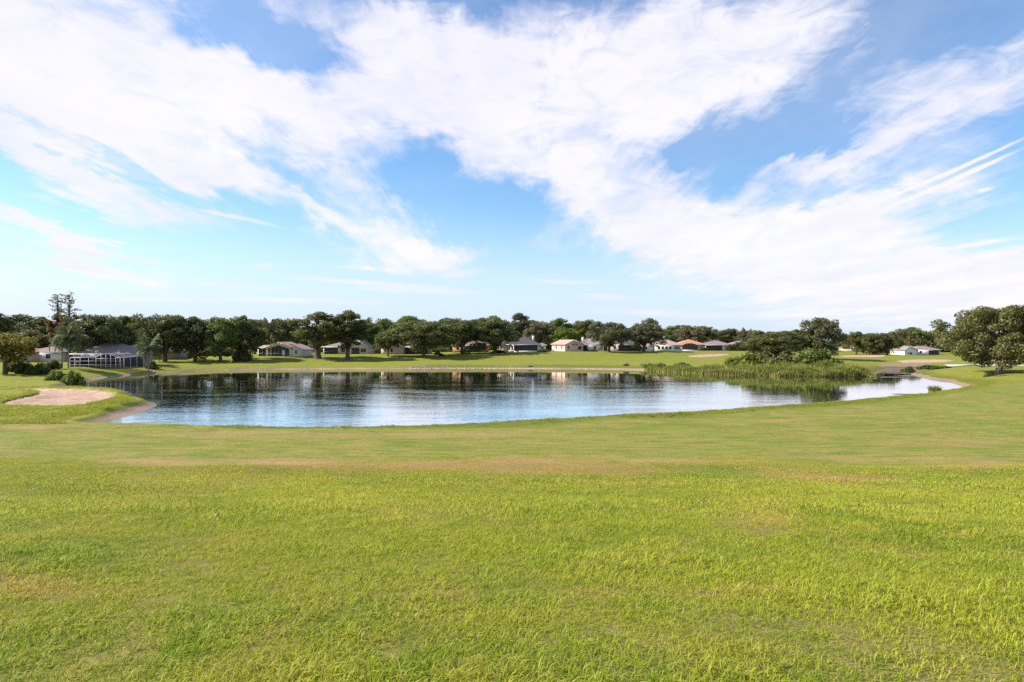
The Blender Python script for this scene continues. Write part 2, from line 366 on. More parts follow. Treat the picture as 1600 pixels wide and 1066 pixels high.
mm = t.ramp(t.math('ADD', t.attr('mud'), t.math('MULTIPLY', t.math('SUBTRACT', t.noise(pos, 2.4, 4, .65), .5), .5)), .4, .6)
c = t.mix(mm, c, mudc)
c = t.mix(t.ramp(t.math('ADD', t.attr('sand'), t.math('MULTIPLY', t.math('SUBTRACT', t.noise(pos, 1.1, 4, .65), .5), .6)), .5, .7), c, sandc)
hgt = t.math('ADD', t.math('MULTIPLY', t.noise(pos, 22, 4, .7), .6), t.math('MULTIPLY', t.noise(pos, 4, 4, .6), 1.2))
bsdf(t, o, c, .95, .1, Normal=bump(t, hgt, .55, .07))
tag(obj('ground', ground_me, gm), 'rolling golf course turf sloping down to the pond', kind='structure')

# ------------------------------------------------------------------ water
wm, t, o = material('pond_water')
pos = t.new('ShaderNodeNewGeometry').outputs['Position']
sep = t.new('ShaderNodeSeparateXYZ'); t.l.new(pos, sep.inputs[0])
wind = t.ramp(t.math('ADD', sep.outputs[1], t.math('MULTIPLY', t.math('SUBTRACT', t.noise(pos, .035, 3, .6), .5), 70)), 95, 150, 1.0, .14)
lee = t.ramp(sep.outputs[0], 22, 48, 1.0, .22)
amp = t.math('MULTIPLY', wind, lee)
amp = t.math('MULTIPLY', amp, t.ramp(t.noise(t.mapping(pos, scale=(.35, 1, 1)), .16, 3, .6), .35, .65, .45, 1.15))
r1 = t.noise(t.mapping(pos, rot=(0, 0, .25), scale=(.55, 1.3, 1)), 2.1, 3, .55, .3)
r2 = t.noise(t.mapping(pos, rot=(0, 0, -.2), scale=(.7, 1.2, 1)), .62, 2, .5)
hh = t.math('MULTIPLY', t.math('ADD', r1, t.math('MULTIPLY', r2, .45)), amp)
nrm = bump(t, hh, 1.0, .017)
df = t.new('ShaderNodeBsdfDiffuse'); df.inputs[0].default_value = (.020, .028, .026, 1); t.l.new(nrm, df.inputs['Normal'])
gl = t.new('ShaderNodeBsdfGlossy'); gl.inputs['Color'].default_value = (.96, .97, 1, 1); gl.inputs['Roughness'].default_value = .03; t.l.new(nrm, gl.inputs['Normal'])
fr = t.new('ShaderNodeFresnel'); fr.inputs['IOR'].default_value = 1.9; t.l.new(nrm, fr.inputs['Normal'])
mx = t.new('ShaderNodeMixShader'); t.l.new(t.ramp(fr.outputs[0], .03, .5, .1, .97, False), mx.inputs[0]); t.l.new(df.outputs[0], mx.inputs[1]); t.l.new(gl.outputs[0], mx.inputs[2]); t.l.new(mx.outputs[0], o.inputs['Surface'])
a_, b_ = np.arange(-112, 132, 2.0), np.arange(50, 202, 2.0); XX, YY = np.meshgrid(a_, b_); k_ = np.arange(XX.size).reshape(XX.shape)
q_ = np.stack([k_[:-1, :-1], k_[:-1, 1:], k_[1:, 1:], k_[1:, :-1]], -1).reshape(-1, 4); sw = sdf(lake, XX.ravel(), YY.ravel())
q_ = q_[(sw[q_] < 1.2).any(1)]; use, inv = np.unique(q_, return_inverse=True)
tag(obj('pond_water', mesh_np('pond_water', np.stack([XX.ravel(), YY.ravel(), 0*XX.ravel()], 1)[use], inv.reshape(-1, 4)), wm), 'calm pond mirroring trees and sky', kind='structure')

# ------------------------------------------------------------------ sand bunkers
sm, t, o = material('bunker_sand')
pos = t.new('ShaderNodeNewGeometry').outputs['Position']
rake = t.noise(t.mapping(pos, rot=(0, 0, .5), scale=(.4, 5, 1)), 1.5, 3, .6)
c = t.mix(t.ramp(t.noise(pos, .7, 6, .7), .35, .65), (.34, .22, .15), (.50, .35, .262))
bsdf(t, o, c, .95, .1, Normal=bump(t, t.math('ADD', rake, t.noise(pos, 3.2, 4, .65)), .9, .12))
def sand_sheet(name, poly, zf, label, res=.5, kind='structure'):
    x0, y0 = poly.min(0)-1; x1, y1 = poly.max(0)+1
    a = np.arange(x0, x1+res, res); b_ = np.arange(y0, y1+res, res)
    XX, YY = np.meshgrid(a, b_); xx, yy = XX.ravel(), YY.ravel(); sdv = sdf(poly, xx, yy)
    zz_ = zf(xx, yy, sdv); k = np.arange(len(xx)).reshape(len(b_), len(a))
    q = np.stack([k[:-1, :-1], k[:-1, 1:], k[1:, 1:], k[1:, :-1]], -1).reshape(-1, 4)
    q = q[(sdv[q] < .35).any(1)]
    use, inv = np.unique(q, return_inverse=True)
    me = mesh_np(name, np.stack([xx, yy, zz_], 1)[use], inv.reshape(-1, 4), True)
    return tag(obj(name, me, sm), label, kind=kind)
sand_sheet('sand_bunker', bunker, lambda x, y, s: ground_z(x, y, True)[4]-.14-.42*sstep(.3, -2.5, s)-.3*sstep(0, .4, s)+.02*wob(x, y, 77, 1.3), 'broad pale sand bunker on the grassy spit')
def far_sheet(pxs, zoff, label):
    q = np.array(pxs, float); d = np.array([ray(a, b_) for a, b_ in pxs])
    p = smooth_poly(np.stack([(q[:, 0]-800)/F*d, d], 1), 2)
    sand_sheet('sand_bunker', p, lambda x, y, s: ground_z(x, y)+zoff*sstep(.6, -1.0, s)-.06*sstep(-.2, .5, s), label, 1.0)

# ------------------------------------------------------------------ leaf and bark materials
def leaf_material(name, trans=.38, var=.4):
    m, t, o = material(name)
    oc = t.new('ShaderNodeObjectInfo').outputs['Color']
    rn = t.attr('rnd')
    c = t.mix(t.math('MULTIPLY', rn, var), oc, (.16, .145, .045), 'MIX')
    hs = t.new('ShaderNodeHueSaturation'); t.l.new(c, hs.inputs['Color']); t.put(hs.inputs['Value'], t.ramp(t.attr('rnd2'), 0, 1, .6, 1.45, False))
    d = t.new('ShaderNodeBsdfPrincipled'); t.l.new(hs.outputs[0], d.inputs['Base Color']); d.inputs['Roughness'].default_value = .55; d.inputs['Specular IOR Level'].default_value = .25
    tr = t.new('ShaderNodeBsdfTranslucent'); t.l.new(t.mix(.5, hs.outputs[0], (.14, .17, .02)), tr.inputs['Color'])
    mx = t.new('ShaderNodeMixShader'); mx.inputs[0].default_value = trans
    t.l.new(d.outputs[0], mx.inputs[1]); t.l.new(tr.outputs[0], mx.inputs[2]); t.l.new(mx.outputs[0], o.inputs['Surface'])
    return m
LEAF = leaf_material('leaf')
FROND = leaf_material('palm_leaf', .25, .25)
def bark_material(name, a, b_):
    m, t, o = material(name)
    p = t.new('ShaderNodeTexCoord').outputs['Object']
    n = t.noise(t.mapping(p, scale=(3, 3, .8)), 2.0, 5, .65)
    bsdf(t, o, t.mix(n, a, b_), .9, .15, Normal=bump(t, n, .6, .05)); return m
BARK = bark_material('oak_bark', (.055, .042, .034), (.17, .14, .12))
PALE_BARK = bark_material('palm_bark', (.16, .13, .105), (.36, .31, .27))

def tube(path, rad, sides=6):
    path = np.asarray(path, float); n = len(path); rad = np.broadcast_to(np.asarray(rad, float), (n,))
    tan = np.gradient(path, axis=0); tan /= np.linalg.norm(tan, axis=1)[:, None]+1e-9
    ref = np.where(np.abs(tan[:, 2:3]) > .9, np.array([[1., 0, 0]]), np.array([[0, 0, 1.]]))
    u = np.cross(ref, tan); u /= np.linalg.norm(u, axis=1)[:, None]; v = np.cross(tan, u)
    a = np.arange(sides)*2*math.pi/sides
    ring = path[:, None]+rad[:, None, None]*(u[:, None]*np.cos(a)[None, :, None]+v[:, None]*np.sin(a)[None, :, None])
    i = np.arange(n-1)[:, None]*sides+np.arange(sides)[None]; j = np.arange(n-1)[:, None]*sides+(np.arange(sides)+1)[None] % sides
    return ring.reshape(-1, 3), np.stack([i, j, j+sides, i+sides], -1).reshape(-1, 4)
def join(parts):
    V, Fc, k = [], [], 0
    for v, f in parts: V.append(v); Fc.append(f+k); k += len(v)
    return np.concatenate(V), np.concatenate(Fc)
def leaves(r, P, N, size, aspect=.6):
    """a bent four-cornered leaf spray at every point"""
    n = len(P); N = N/(np.linalg.norm(N, axis=1)[:, None]+1e-9)
    a = r.normal(size=(n, 3)); u = np.cross(N, a); u /= np.linalg.norm(u, axis=1)[:, None]+1e-9; v = np.cross(N, u)
    L = (size*r.uniform(.6, 1.4, n))[:, None]; Wd = L*aspect*r.uniform(.7, 1.3, n)[:, None]
    fold = N*L*r.uniform(-.25, .25, n)[:, None]
    V = np.stack([P-u*L, P-v*Wd+fold, P+u*L, P+v*Wd+fold*.5], 1).reshape(-1, 3)
    return V, np.arange(n*4).reshape(n, 4)
def leaf_mesh(name, r, P, N, size, blob_id=None, aspect=.6):
    V, f = leaves(r, P, N, size, aspect); n = len(P)
    br = r.uniform(0, 1, int(blob_id.max())+1)[blob_id] if blob_id is not None else r.uniform(0, 1, n)
    rnd = np.repeat(np.clip(br*.7+r.uniform(0, .5, n)-.1, 0, 1), 4); r2 = np.repeat(r.uniform(0, 1, n), 4)
    return mesh_np(name, V, f, False, dict(rnd=rnd, rnd2=r2))
def blob_points(r, C, R, per, squash=.75):
    P, N, I = [], [], []
    for i, (c, rad) in enumerate(zip(C, R)):
        k = int(per*(rad/np.mean(R))**2)
        d = r.normal(size=(k, 3)); d /= np.linalg.norm(d, axis=1)[:, None]
        q = rad*(.35+.75*r.uniform(0, 1, k)**.6)
        p = d*q[:, None]*np.array([1, 1, squash])
        P.append(c+p); N.append(d*.55+r.normal(size=(k, 3))*.55+np.array([0, 0, .35])); I.append(np.full(k, i))
    return np.concatenate(P), np.concatenate(N), np.concatenate(I)

def broadleaf(name, seed, H, R, trunk_h, low, nl=7, leaf=.34, nleaf=6000, blob=1.5, fill=44, open_=.0, r0=None, shift=0.0):
    """tapered trunk, spreading limbs, crown of leaf clumps carried on the limbs"""
    r = rs(seed); r0 = r0 or H*.034
    parts = []; C = []; Rb = []
    lean = r.uniform(-.4, .4, 2)*H*.05
    fork = np.array([lean[0], lean[1], trunk_h])
    parts.append(tube([(0, 0, -.4), (0, 0, .15), (lean[0]*.3, lean[1]*.3, trunk_h*.4), (lean[0]*.7, lean[1]*.7, trunk_h*.8), fork+np.array([0, 0, .25])], [r0*1.7, r0*1.25, r0*1.0, r0*.95, r0*.7], 8))
    zc = (H+low)/2; hh_ = (H-low)/2
    ang0 = r.uniform(0, 6.28)
    for i in range(nl):
        a = ang0+i*2*math.pi/nl+r.uniform(-.35, .35)
        e = r.uniform(-.25, 1.25) if i else 1.45
        rr = R*r.uniform(.62, .86)
        end = np.array([math.cos(a)*rr*math.cos(e), math.sin(a)*rr*math.cos(e), zc+hh_*.8*math.sin(e)*r.uniform(.85, 1.0)])
        st = fork+np.array([0, 0, r.uniform(-.25, .15)*trunk_h*.5])
        mid1 = st+(end-st)*.35+np.array([0, 0, .10*R+r.uniform(-.3, .3)]); mid2 = st+(end-st)*.7+np.array([0, 0, .08*R])+r.normal(size=3)*.35
        path = [st-np.array([0, 0, .3]), st*.4+mid1*.6, mid1, mid2, end]
        parts.append(tube(path, [r0*.62, r0*.5, r0*.40, r0*.24, r0*.07], 6))
        C.append(end); Rb.append(blob*r.uniform(.8, 1.2))
        for _ in range(4):
            tt = r.uniform(.35, .95); p0 = mid1*(1-tt)+mid2*tt if tt < .7 else mid2*(1-tt)+end*tt
            dirn = r.normal(size=3); dirn[2] = abs(dirn[2])*.6; dirn /= np.linalg.norm(dirn)
            p1 = p0+dirn*R*r.uniform(.22, .42); p1[2] = min(p1[2], H-blob*.75); hr = math.hypot(p1[0], p1[1]); p1[:2] *= min(1, (R-blob*.55)/max(hr, .01))
            parts.append(tube([p0, (p0+p1)/2+np.array([0, 0, .2]), p1], [r0*.2, r0*.13, r0*.05], 5))
            C.append(p1); Rb.append(blob*r.uniform(.65, 1.1))
    nfill = int(fill*(1-open_))
    for _ in range(nfill):
        d = r.normal(size=3); d /= np.linalg.norm(d); d[2] = d[2]*.95+.08
        q = r.uniform(.55, .98)
        C.append(np.array([d[0]*R*q, d[1]*R*q, zc+d[2]*hh_*q]) if d[2] > -.45 or low > 1 else np.array([d[0]*R*.85, d[1]*R*.85, low+r.uniform(.12, .7)*hh_])); Rb.append(blob*r.uniform(.6, 1.15))
    C = np.array(C); Rb = np.array(Rb)
    # keep clumps inside the crown outline
    lim = np.hypot(C[:, 0], C[:, 1]); k = np.minimum(1, (R-Rb*.55)/np.maximum(lim, .01)); C[:, 0] *= k; C[:, 1] *= k
    C[:, 2] = np.clip(C[:, 2], low+Rb*.45, H-Rb*.7)
    C[:, 0] += shift*np.clip((C[:, 2]-trunk_h*.7)/(H*.5), 0, 1)
    P, N, I = blob_points(r, C, Rb, nleaf/len(C))
    tv, tf = join(parts); tv[:, 0] += shift*np.clip((tv[:, 2]-trunk_h*.7)/(H*.5), 0, 1)
    return mesh_np(name+'_trunk', tv, tf, True), leaf_mesh(name+'_crown', r, P, N, leaf, I), H, R

PROTO = {}
for i in range(5):
    PROTO['oak%d' % i] = broadleaf('oak', 100+i, 12.0, 7.2, 2.2, .55, 10, .25, 13500, 1.4)
for i in range(4):
    PROTO['tall%d' % i] = broadleaf('tall_oak', 200+i, 14.0, 5.0, 2.6, 1.0, 9, .25, 11000, 1.3)
for i in range(2):
    PROTO['lobed%d' % i] = broadleaf('lobed_oak', 300+i, 14.5, 5.2, 3.0, 2.4, 8, .25, 9000, 1.3, open_=.4)
for i in range(3):
    PROTO['small%d' % i] = broadleaf('small_tree', 400+i, 7.5, 3.6, 1.9, 1.5, 6, .22, 4500, .95, open_=.3)
for i in range(4):
    PROTO['belt%d' % i] = broadleaf('belt_oak', 450+i, 12.0, 7.0, 1.6, .2, 7, .36, 8000, 1.8, fill=60)
PROTO['big'] = broadleaf('broad_oak', 504, 13.0, 13.6, 2.0, 1.3, 15, .20, 62000, 1.55, fill=125, r0=.55, shift=2.6)
for kk, (tm, cm, _, _) in PROTO.items(): tm.materials.append(BARK); cm.materials.append(LEAF)

TREE_COLORS = dict(dark=(.092, .104, .042), oak=(.128, .136, .050), brown=(.168, .135, .088), green=(.115, .165, .030), bright=(.15, .195, .028), gold=(.24, .20, .026), olive=(.142, .150, .048), grey=(.130, .128, .080))
_spin = random.Random(5)
def tree(proto, px, d, top_py, half_px, color, label, group=None, name='oak_tree', cat='tree', spin=None):
    tm, cm, H0, R0 = PROTO[proto]
    x = (px-800)/F*d; z0 = gz(x, d)
    Ht = (CAM_Z-(top_py-533)/F*d)-z0; Rr = half_px/F*d*(1.15 if d < 262 and px < 830 and half_px > 21 else 1.0)
    root = empty(name, (x, d, z0), _spin.uniform(0, 6.28) if spin is None else spin)
    k = Rr/R0; root.scale = (k, k, Ht/H0)
    cc = TREE_COLORS[color]; j = _spin.uniform(.86, 1.16); cc = (cc[0]*j*_spin.uniform(.93, 1.07), cc[1]*j, cc[2]*j*_spin.uniform(.8, 1.2), 1)
    a = obj('trunk', tm, None, root); b_ = obj('crown', cm, None, root); b_.color = cc
    tag(root, label, cat, group); return root

# ------------------------------------------------------------------ shrubs
def shrub_mesh(seed, leaf=.16, n=2600, blob=.34):
    r = rs(seed); C = []; Rb = []
    for _ in range(26):
        a = r.uniform(0, 6.28); q = r.uniform(0, .78)**.6; h = r.uniform(.1, 1.0)*math.sqrt(max(0, 1-q*q*1.1))
        C.append((math.cos(a)*q, math.sin(a)*q, h*.74)); Rb.append(blob*r.uniform(.7, 1.15))
    P, N, I = blob_points(r, np.array(C), np.array(Rb), n/26, .85)
    P[:, 2] = np.abs(P[:, 2])
    stems = [tube([(math.cos(a)*.08, math.sin(a)*.08, -.15), (math.cos(a)*.3, math.sin(a)*.3, .35), (math.cos(a)*.5, math.sin(a)*.5, .6)], [.03, .02, .01], 5) for a in np.arange(5)*1.256]
    sv, sf = join(stems)
    return mesh_np('shrub_stem', sv, sf, True), leaf_mesh('shrub_leaf', r, P, N, leaf, I)
SHRUBS = [shrub_mesh(600+i, .095) for i in range(4)]
for a_, b_ in SHRUBS: a_.materials.append(BARK); b_.materials.append(LEAF)
def shrub(k, px, d, top_py, half_px, color, label, group=None, name='shrub', depth=1.0, sink=0.0):
    x = (px-800)/F*d; z0 = gz(x, d)-sink
    Ht = max(.3, (CAM_Z-(top_py-533)/F*d)-z0); Rr = half_px/F*d
    root = empty(name, (x, d, z0), 0); root.scale = (Rr, Rr*depth, Ht)
    cc = TREE_COLORS[color] if isinstance(color, str) else color
    sm_, lm_ = SHRUBS[k]
    obj('stem', sm_, None, root); f = obj('foliage', lm_, None, root, rz=_spin.uniform(0, 6.28)); f.color = tuple(cc)+(1,)
    return tag(root, label, 'shrub', group)

# ------------------------------------------------------------------ palms
def frond_mesh(seed, L=2.6, droop=1.0):
    r = rs(seed); n = 14; t_ = np.linspace(0, 1, n)
    xx = L*(t_-.18*droop*t_**3); zz_ = L*(.55*t_-.95*droop*t_**2.2)
    path = np.stack([xx, 0*xx, zz_], 1); parts = [tube(path, np.linspace(.035, .008, n), 4)]
    for sgn in (-1, 1):
        for i in range(1, 46):
            q = i/46; c = np.array([np.interp(q, t_, xx), 0, np.interp(q, t_, zz_)])
            ln = L*.34*math.sin(math.pi*min(1, q*.85+.14))*r.uniform(.8, 1.15)
            tip = c+np.array([ln*.55, sgn*ln*.75, -ln*r.uniform(.25, 1.05)]); wv_ = np.array([.034*L/2*r.uniform(.6, 1.4), 0, .02*r.normal()])
            v = np.array([c-wv_, c+wv_, tip+wv_*.3, tip-wv_*.3]); parts.append((v, np.array([[0, 1, 2, 3]])))
    v, f = join(parts); m = mesh_np('frond', v, f, False, dict(rnd=r.uniform(0, .6, len(v)), rnd2=r.uniform(.2, .8, len(v)))); m.materials.append(FROND); return m
FRONDS = [frond_mesh(700, 2.6, .7), frond_mesh(701, 2.6, 1.15), frond_mesh(702, 2.6, .25)]
def palm(px, d, top_py, half_px, label, color=(.13, .155, .07), n=20, trunk_r=.16, dx=0.0):
    x = (px-800)/F*d+dx; z0 = gz(x, d)
    top = CAM_Z-(top_py-533)/F*d-z0; L = half_px/F*d; k = L/2.2; th = top-.33*L
    root = empty('palm_tree', (x, d, z0), _spin.uniform(0, 6.28))
    v, f = tube([(0, 0, -.3), (.03, .02, th*.3), (-.02, .05, th*.7), (0, 0, th+.1)], [trunk_r*1.3, trunk_r, trunk_r*.9, trunk_r*.75], 8)
    obj('trunk', mesh_np('palm_trunk', v, f, True), PALE_BARK, root)
    for i in range(n):
        m = FRONDS[2] if i < n*.2 else (FRONDS[0] if i < n*.6 else FRONDS[1])
        fr = obj('frond', m, None, root, (0, 0, th)); fr.scale = (k*_spin.uniform(.85, 1.1),)*3
        tilt = [-.75, -.1, .35][0 if i < n*.2 else (1 if i < n*.6 else 2)]+_spin.uniform(-.2, .2)
        fr.rotation_euler = (0, tilt, i*2.4+_spin.uniform(-.2, .2)); fr.color = color+(1,)
    return tag(root, label, 'palm tree')

# ------------------------------------------------------------------ bald cypress
def cypress(px, d, top_py, half_px, label, seed):
    r = rs(seed); x = (px-800)/F*d; z0 = gz(x, d); Ht = CAM_Z-(top_py-533)/F*d-z0; R = half_px/F*d
    root = empty('cypress_tree', (x, d, z0))
    parts = [tube([(0, 0, -.3), (0, 0, Ht*.3), (.05, 0, Ht*.7), (0, 0, Ht*.99)], [.45, .36, .24, .06], 8)]
    PU, PL = [], []
    for i in range(64):
        q = .30+.70*i/64; h = Ht*q; a = i*2.4+r.uniform(-.4, .4)
        ln = R*(1.15-.55*abs(q-.55)/.45)*r.uniform(.35, 1.0)
        if q > .95: ln *= .75
        if .68 < q < .9 and r.uniform() < .3: ln *= .45
        e = np.array([math.cos(a)*ln, math.sin(a)*ln, h+ln*r.uniform(.05, .4)])
        parts.append(tube([(0, 0, h), (e*np.array([.5, .5, 0])+np.array([0, 0, h+ln*.1])), e], [.08, .055, .02], 4))
        k = int((52 if q < .66 else 20)*ln/R*1.5)+4
        tt = r.uniform(.4, 1.08, k)[:, None]
        p = np.array([0, 0, h])*(1-tt)+e*tt+r.normal(size=(k, 3))*np.array([.22, .22, .12])*R*.5
        (PL if q < .64 else PU).append(p)
    v, f = join(parts); obj('trunk', mesh_np('cypress_trunk', v, f, True), BARK, root)
    for P, col, lsz in ((np.concatenate(PU), (.075, .062, .050), .23), (np.concatenate(PL), (.21, .072, .060), .36)):
        m = leaf_mesh('cypress_needles', r, P, r.normal(size=P.shape)+np.array([0, 0, .6]), lsz, None, .5); m.materials.append(LEAF)
        obj('foliage', m, None, root).color = col+(1,)
    return tag(root, label, 'cypress tree')

# ------------------------------------------------------------------ houses
def paint(name, col, rough=.8, spec=.2, n=.12, scale=1.5):
    m, t, o = material(name); p = t.new('ShaderNodeTexCoord').outputs['Object']
    k = t.noise(p, scale, 4, .6)
    bsdf(t, o, t.mix(k, tuple(c*(1-n) for c in col), tuple(min(1, c*(1+n)) for c in col)), rough, spec); return m
def roof_mat(name, a, b_):
    m, t, o = material(name); p = t.new('ShaderNodeTexCoord').outputs['Object']
    sp_ = t.new('ShaderNodeSeparateXYZ'); t.l.new(p, sp_.inputs[0])
    course = t.math('FRACT', t.math('MULTIPLY', sp_.outputs[2], 5.5)); n = t.noise(p, 3.5, 4, .7); n2 = t.noise(p, .6, 3, .6)
    c = t.mix(t.math('ADD', t.math('MULTIPLY', n, .6), t.math('MULTIPLY', n2, .4)), a, b_)
    bsdf(t, o, c, .85, .15, Normal=bump(t, t.math('ADD', course, n), .5, .06)); return m
M = dict(
 cream=paint('cream_stucco', (.62, .55, .48)), white=paint('white_stucco', (.74, .72, .70)), pink=paint('pink_stucco', (.62, .46, .40)), mauve=paint('mauve_stucco', (.46, .35, .35)), tan=paint('tan_stucco', (.52, .42, .34)),
 brick=paint('orange_brick', (.45, .22, .13), n=.3, scale=9), trim=paint('white_trim', (.78, .77, .76), .5), bronze=paint('bronze_frame', (.10, .085, .085), .5), alu=paint('white_aluminium', (.48, .48, .50), .4),
 r_pink=roof_mat('pink_tile', (.34, .22, .19), (.50, .35, .31)), r_purple=roof_mat('slate_shingle', (.065, .052, .068), (.13, .11, .13)), r_mauve=roof_mat('mauve_shingle', (.20, .155, .16), (.31, .25, .25)), r_orange=roof_mat('orange_tile', (.36, .17, .09), (.50, .27, .16)),
 r_brown=roof_mat('brown_shingle', (.16, .12, .105), (.27, .21, .19)), r_grey=roof_mat('grey_shingle', (.24, .20, .21), (.34, .29, .30)))
def glass(name, col, rough):
    m, t, o = material(name); bsdf(t, o, col, rough, .6); return m
M['glass'] = glass('window_glass', (.02, .022, .028), .08)
M['screen'] = glass('shaded_porch_screen', (.020, .020, .030), .6)  # opaque near-black: porch shade behind the lanai screens is put into the colour
def mesh_screen(name, alpha, col):
    m, t, o = material(name); b_ = t.new('ShaderNodeBsdfDiffuse'); b_.inputs[0].default_value = col+(1,)
    tr = t.new('ShaderNodeBsdfTransparent'); mx = t.new('ShaderNodeMixShader'); mx.inputs[0].default_value = alpha
    t.l.new(tr.outputs[0], mx.inputs[1]); t.l.new(b_.outputs[0], mx.inputs[2]); t.l.new(mx.outputs[0], o.inputs['Surface']); return m
M['cage_screen'] = mesh_screen('insect_mesh', .86, (.022, .022, .034))
M['cage_roof'] = mesh_screen('insect_mesh_roof', .6, (.17, .14, .15))

def box(x0, x1, y0, y1, z0, z1):
    v = np.array([(x, y, z_) for z_ in (z0, z1) for y in (y0, y1) for x in (x0, x1)], float)
    return v, np.array([[0, 2, 3, 1], [4, 5, 7, 6], [0, 1, 5, 4], [2, 6, 7, 3], [0, 4, 6, 2], [1, 3, 7, 5]])
def part(name, mat, parent, shapes, smooth=False):
    v, f = join(shapes) if isinstance(shapes, list) else shapes
    return obj(name, mesh_np(name, v, f, smooth), M[mat] if isinstance(mat, str) else mat, parent)
def poly_mesh(name, verts, faces, mat, parent):
    me = bpy.data.meshes.new(name); me.from_pydata([tuple(v) for v in verts], [], faces); me.update()
    return obj(name, me, M[mat] if isinstance(mat, str) else mat, parent)
def gable_front_wall(root, mat, x0, x1, y0, y1, h, ridge):
    xm = (x0+x1)/2
    v = [(x0, y0, -.4), (x1, y0, -.4), (x1, y0, h), (xm, y0, ridge), (x0, y0, h)]; v += [(a, y1, c) for a, _, c in v]
    f = [(0, 1, 2, 3, 4), (9, 8, 7, 6, 5)]+[(i, i+5, (i+1) % 5+5, (i+1) % 5) for i in range(5)]
    return poly_mesh('wall', v, f, mat, root)
def gable_front_roof(root, mat, x0, x1, y0, y1, h, ridge, over=.55, th=.2):
    xm = (x0+x1)/2; sl = (ridge-h)/(xm-x0); e = h-over*sl; a, b_ = x0-over, x1+over; c, d = y0-over, y1+over
    v = []
    for y in (c, d): v += [(a, y, e), (xm, y, ridge), (b_, y, e), (b_, y, e+th), (xm, y, ridge+th*1.15), (a, y, e+th)]
    f = [(0, 1, 4, 5), (1, 2, 3, 4), (11, 10, 7, 6), (10, 9, 8, 7), (5, 4, 10, 11), (4, 3, 9, 10), (1, 0, 6, 7), (2, 1, 7, 8), (0, 5, 11, 6), (3, 2, 8, 9)]
    rf = poly_mesh('roof', v, f, mat, root)
    fv = []
    for p, q in (((a, e), (xm, ridge)), ((xm, ridge), (b_, e))):
        fv.append((np.array([(p[0], c-.05, p[1]-.06), (q[0], c-.05, q[1]-.06), (q[0], c-.05, q[1]+th*.8), (p[0], c-.05, p[1]+th*.8), (p[0], c-.004, p[1]-.06), (q[0], c-.004, q[1]-.06), (q[0], c-.004, q[1]+th*.8), (p[0], c-.004, p[1]+th*.8)]),
                   np.array([[0, 1, 2, 3], [7, 6, 5, 4], [0, 4, 5, 1], [3, 2, 6, 7], [0, 3, 7, 4], [1, 5, 6, 2]])))
    part('fascia', 'trim', rf, fv); return rf
def hip_roof(root, mat, x0, x1, y0, y1, h, ridge, over=.6, th=.18):
    a, b_, c, d = x0-over, x1+over, y0-over, y1+over
    w_, dp = b_-a, d-c; m = min(w_, dp)/2
    if w_ >= dp: r1, r2 = (a+m, (c+d)/2), (b_-m, (c+d)/2)
    else: r1, r2 = ((a+b_)/2, c+m), ((a+b_)/2, d-m)
    e = h-.05
    v = [(a, c, e), (b_, c, e), (b_, d, e), (a, d, e), (a, c, e+th), (b_, c, e+th), (b_, d, e+th), (a, d, e+th), (r1[0], r1[1], ridge), (r2[0], r2[1], ridge)]
    f = [(3, 2, 1, 0), (0, 1, 5, 4), (1, 2, 6, 5), (2, 3, 7, 6), (3, 0, 4, 7)]
    f += [(4, 5, 9, 8), (5, 6, 9), (6, 7, 8, 9), (7, 4, 8)] if w_ >= dp else [(4, 5, 8), (5, 6, 9, 8), (6, 7, 9), (7, 4, 8, 9)]
    rf = poly_mesh('roof', v, f, mat, root)
    part('fascia', 'trim', rf, [box(a-.03, b_+.03, c-.05, c-.004, e-.03, e+th*.9)]); return rf
def window(root, x, z0, w_, h, y=0.0, frame='trim', side=None):
    """on the front wall (plane y) or on a side wall (side = wall x, x then runs along the depth)"""
    t_ = .07
    fr = [box(-w_/2-t_, w_/2+t_, -.06, -.003, h, h+t_), box(-w_/2-t_, w_/2+t_, -.09, -.003, -t_, 0), box(-w_/2-t_, -w_/2, -.055, -.003, 0, h), box(w_/2, w_/2+t_, -.055, -.003, 0, h), box(-.025, .025, -.045, -.003, 0, h)]
    o_ = part('window', frame, root, fr); p_ = part('pane', 'glass', o_, [box(-w_/2, w_/2, -.03, -.008, 0, h)])
    if side is None: o_.location = (x, y, z0)
    else:
        xw, sg = side; o_.location = (xw, x, z0); o_.rotation_euler = (0, 0, -math.pi/2 if sg < 0 else math.pi/2)
    return o_
def lanai(root, x0, x1, z1, y=0.0, bays=4, frame='bronze', z0=0.1, tops=None):
    """screened bays: opaque dark panels, coloured as the shaded opening behind the mesh, between posts, a rail half way up"""
    bw = (x1-x0)/bays
    for i in range(bays):
        a, b_ = x0+i*bw, x0+(i+1)*bw
        ta, tb = (z1, z1) if tops is None else (tops(a), tops(b_))
        v = [(a+.04, y-.03, z0), (b_-.04, y-.03, z0), (b_-.04, y-.03, tb), (a+.04, y-.03, ta)]; v += [(p, y-.006, r_) for p, _, r_ in v]
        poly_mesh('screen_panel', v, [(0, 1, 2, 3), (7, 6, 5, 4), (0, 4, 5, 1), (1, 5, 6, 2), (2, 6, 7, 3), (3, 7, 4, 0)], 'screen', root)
    for i in range(bays+1):
        a = x0+i*bw; tp = z1 if tops is None else tops(a)
        part('post', frame, root, [box(a-.05, a+.05, y-.09, y-.004, z0-.1, tp)])
    part('rail', frame, root, [box(x0, x1, y-.075, y-.034, z0+.85, z0+.93)])
def house_root(px, d, label, rz=0.0, name='house', cat='house', sink=0.0):
    x = (px-800)/F*d; return tag(empty(name, (x, d, gz(x, d)-sink), rz), label, cat)

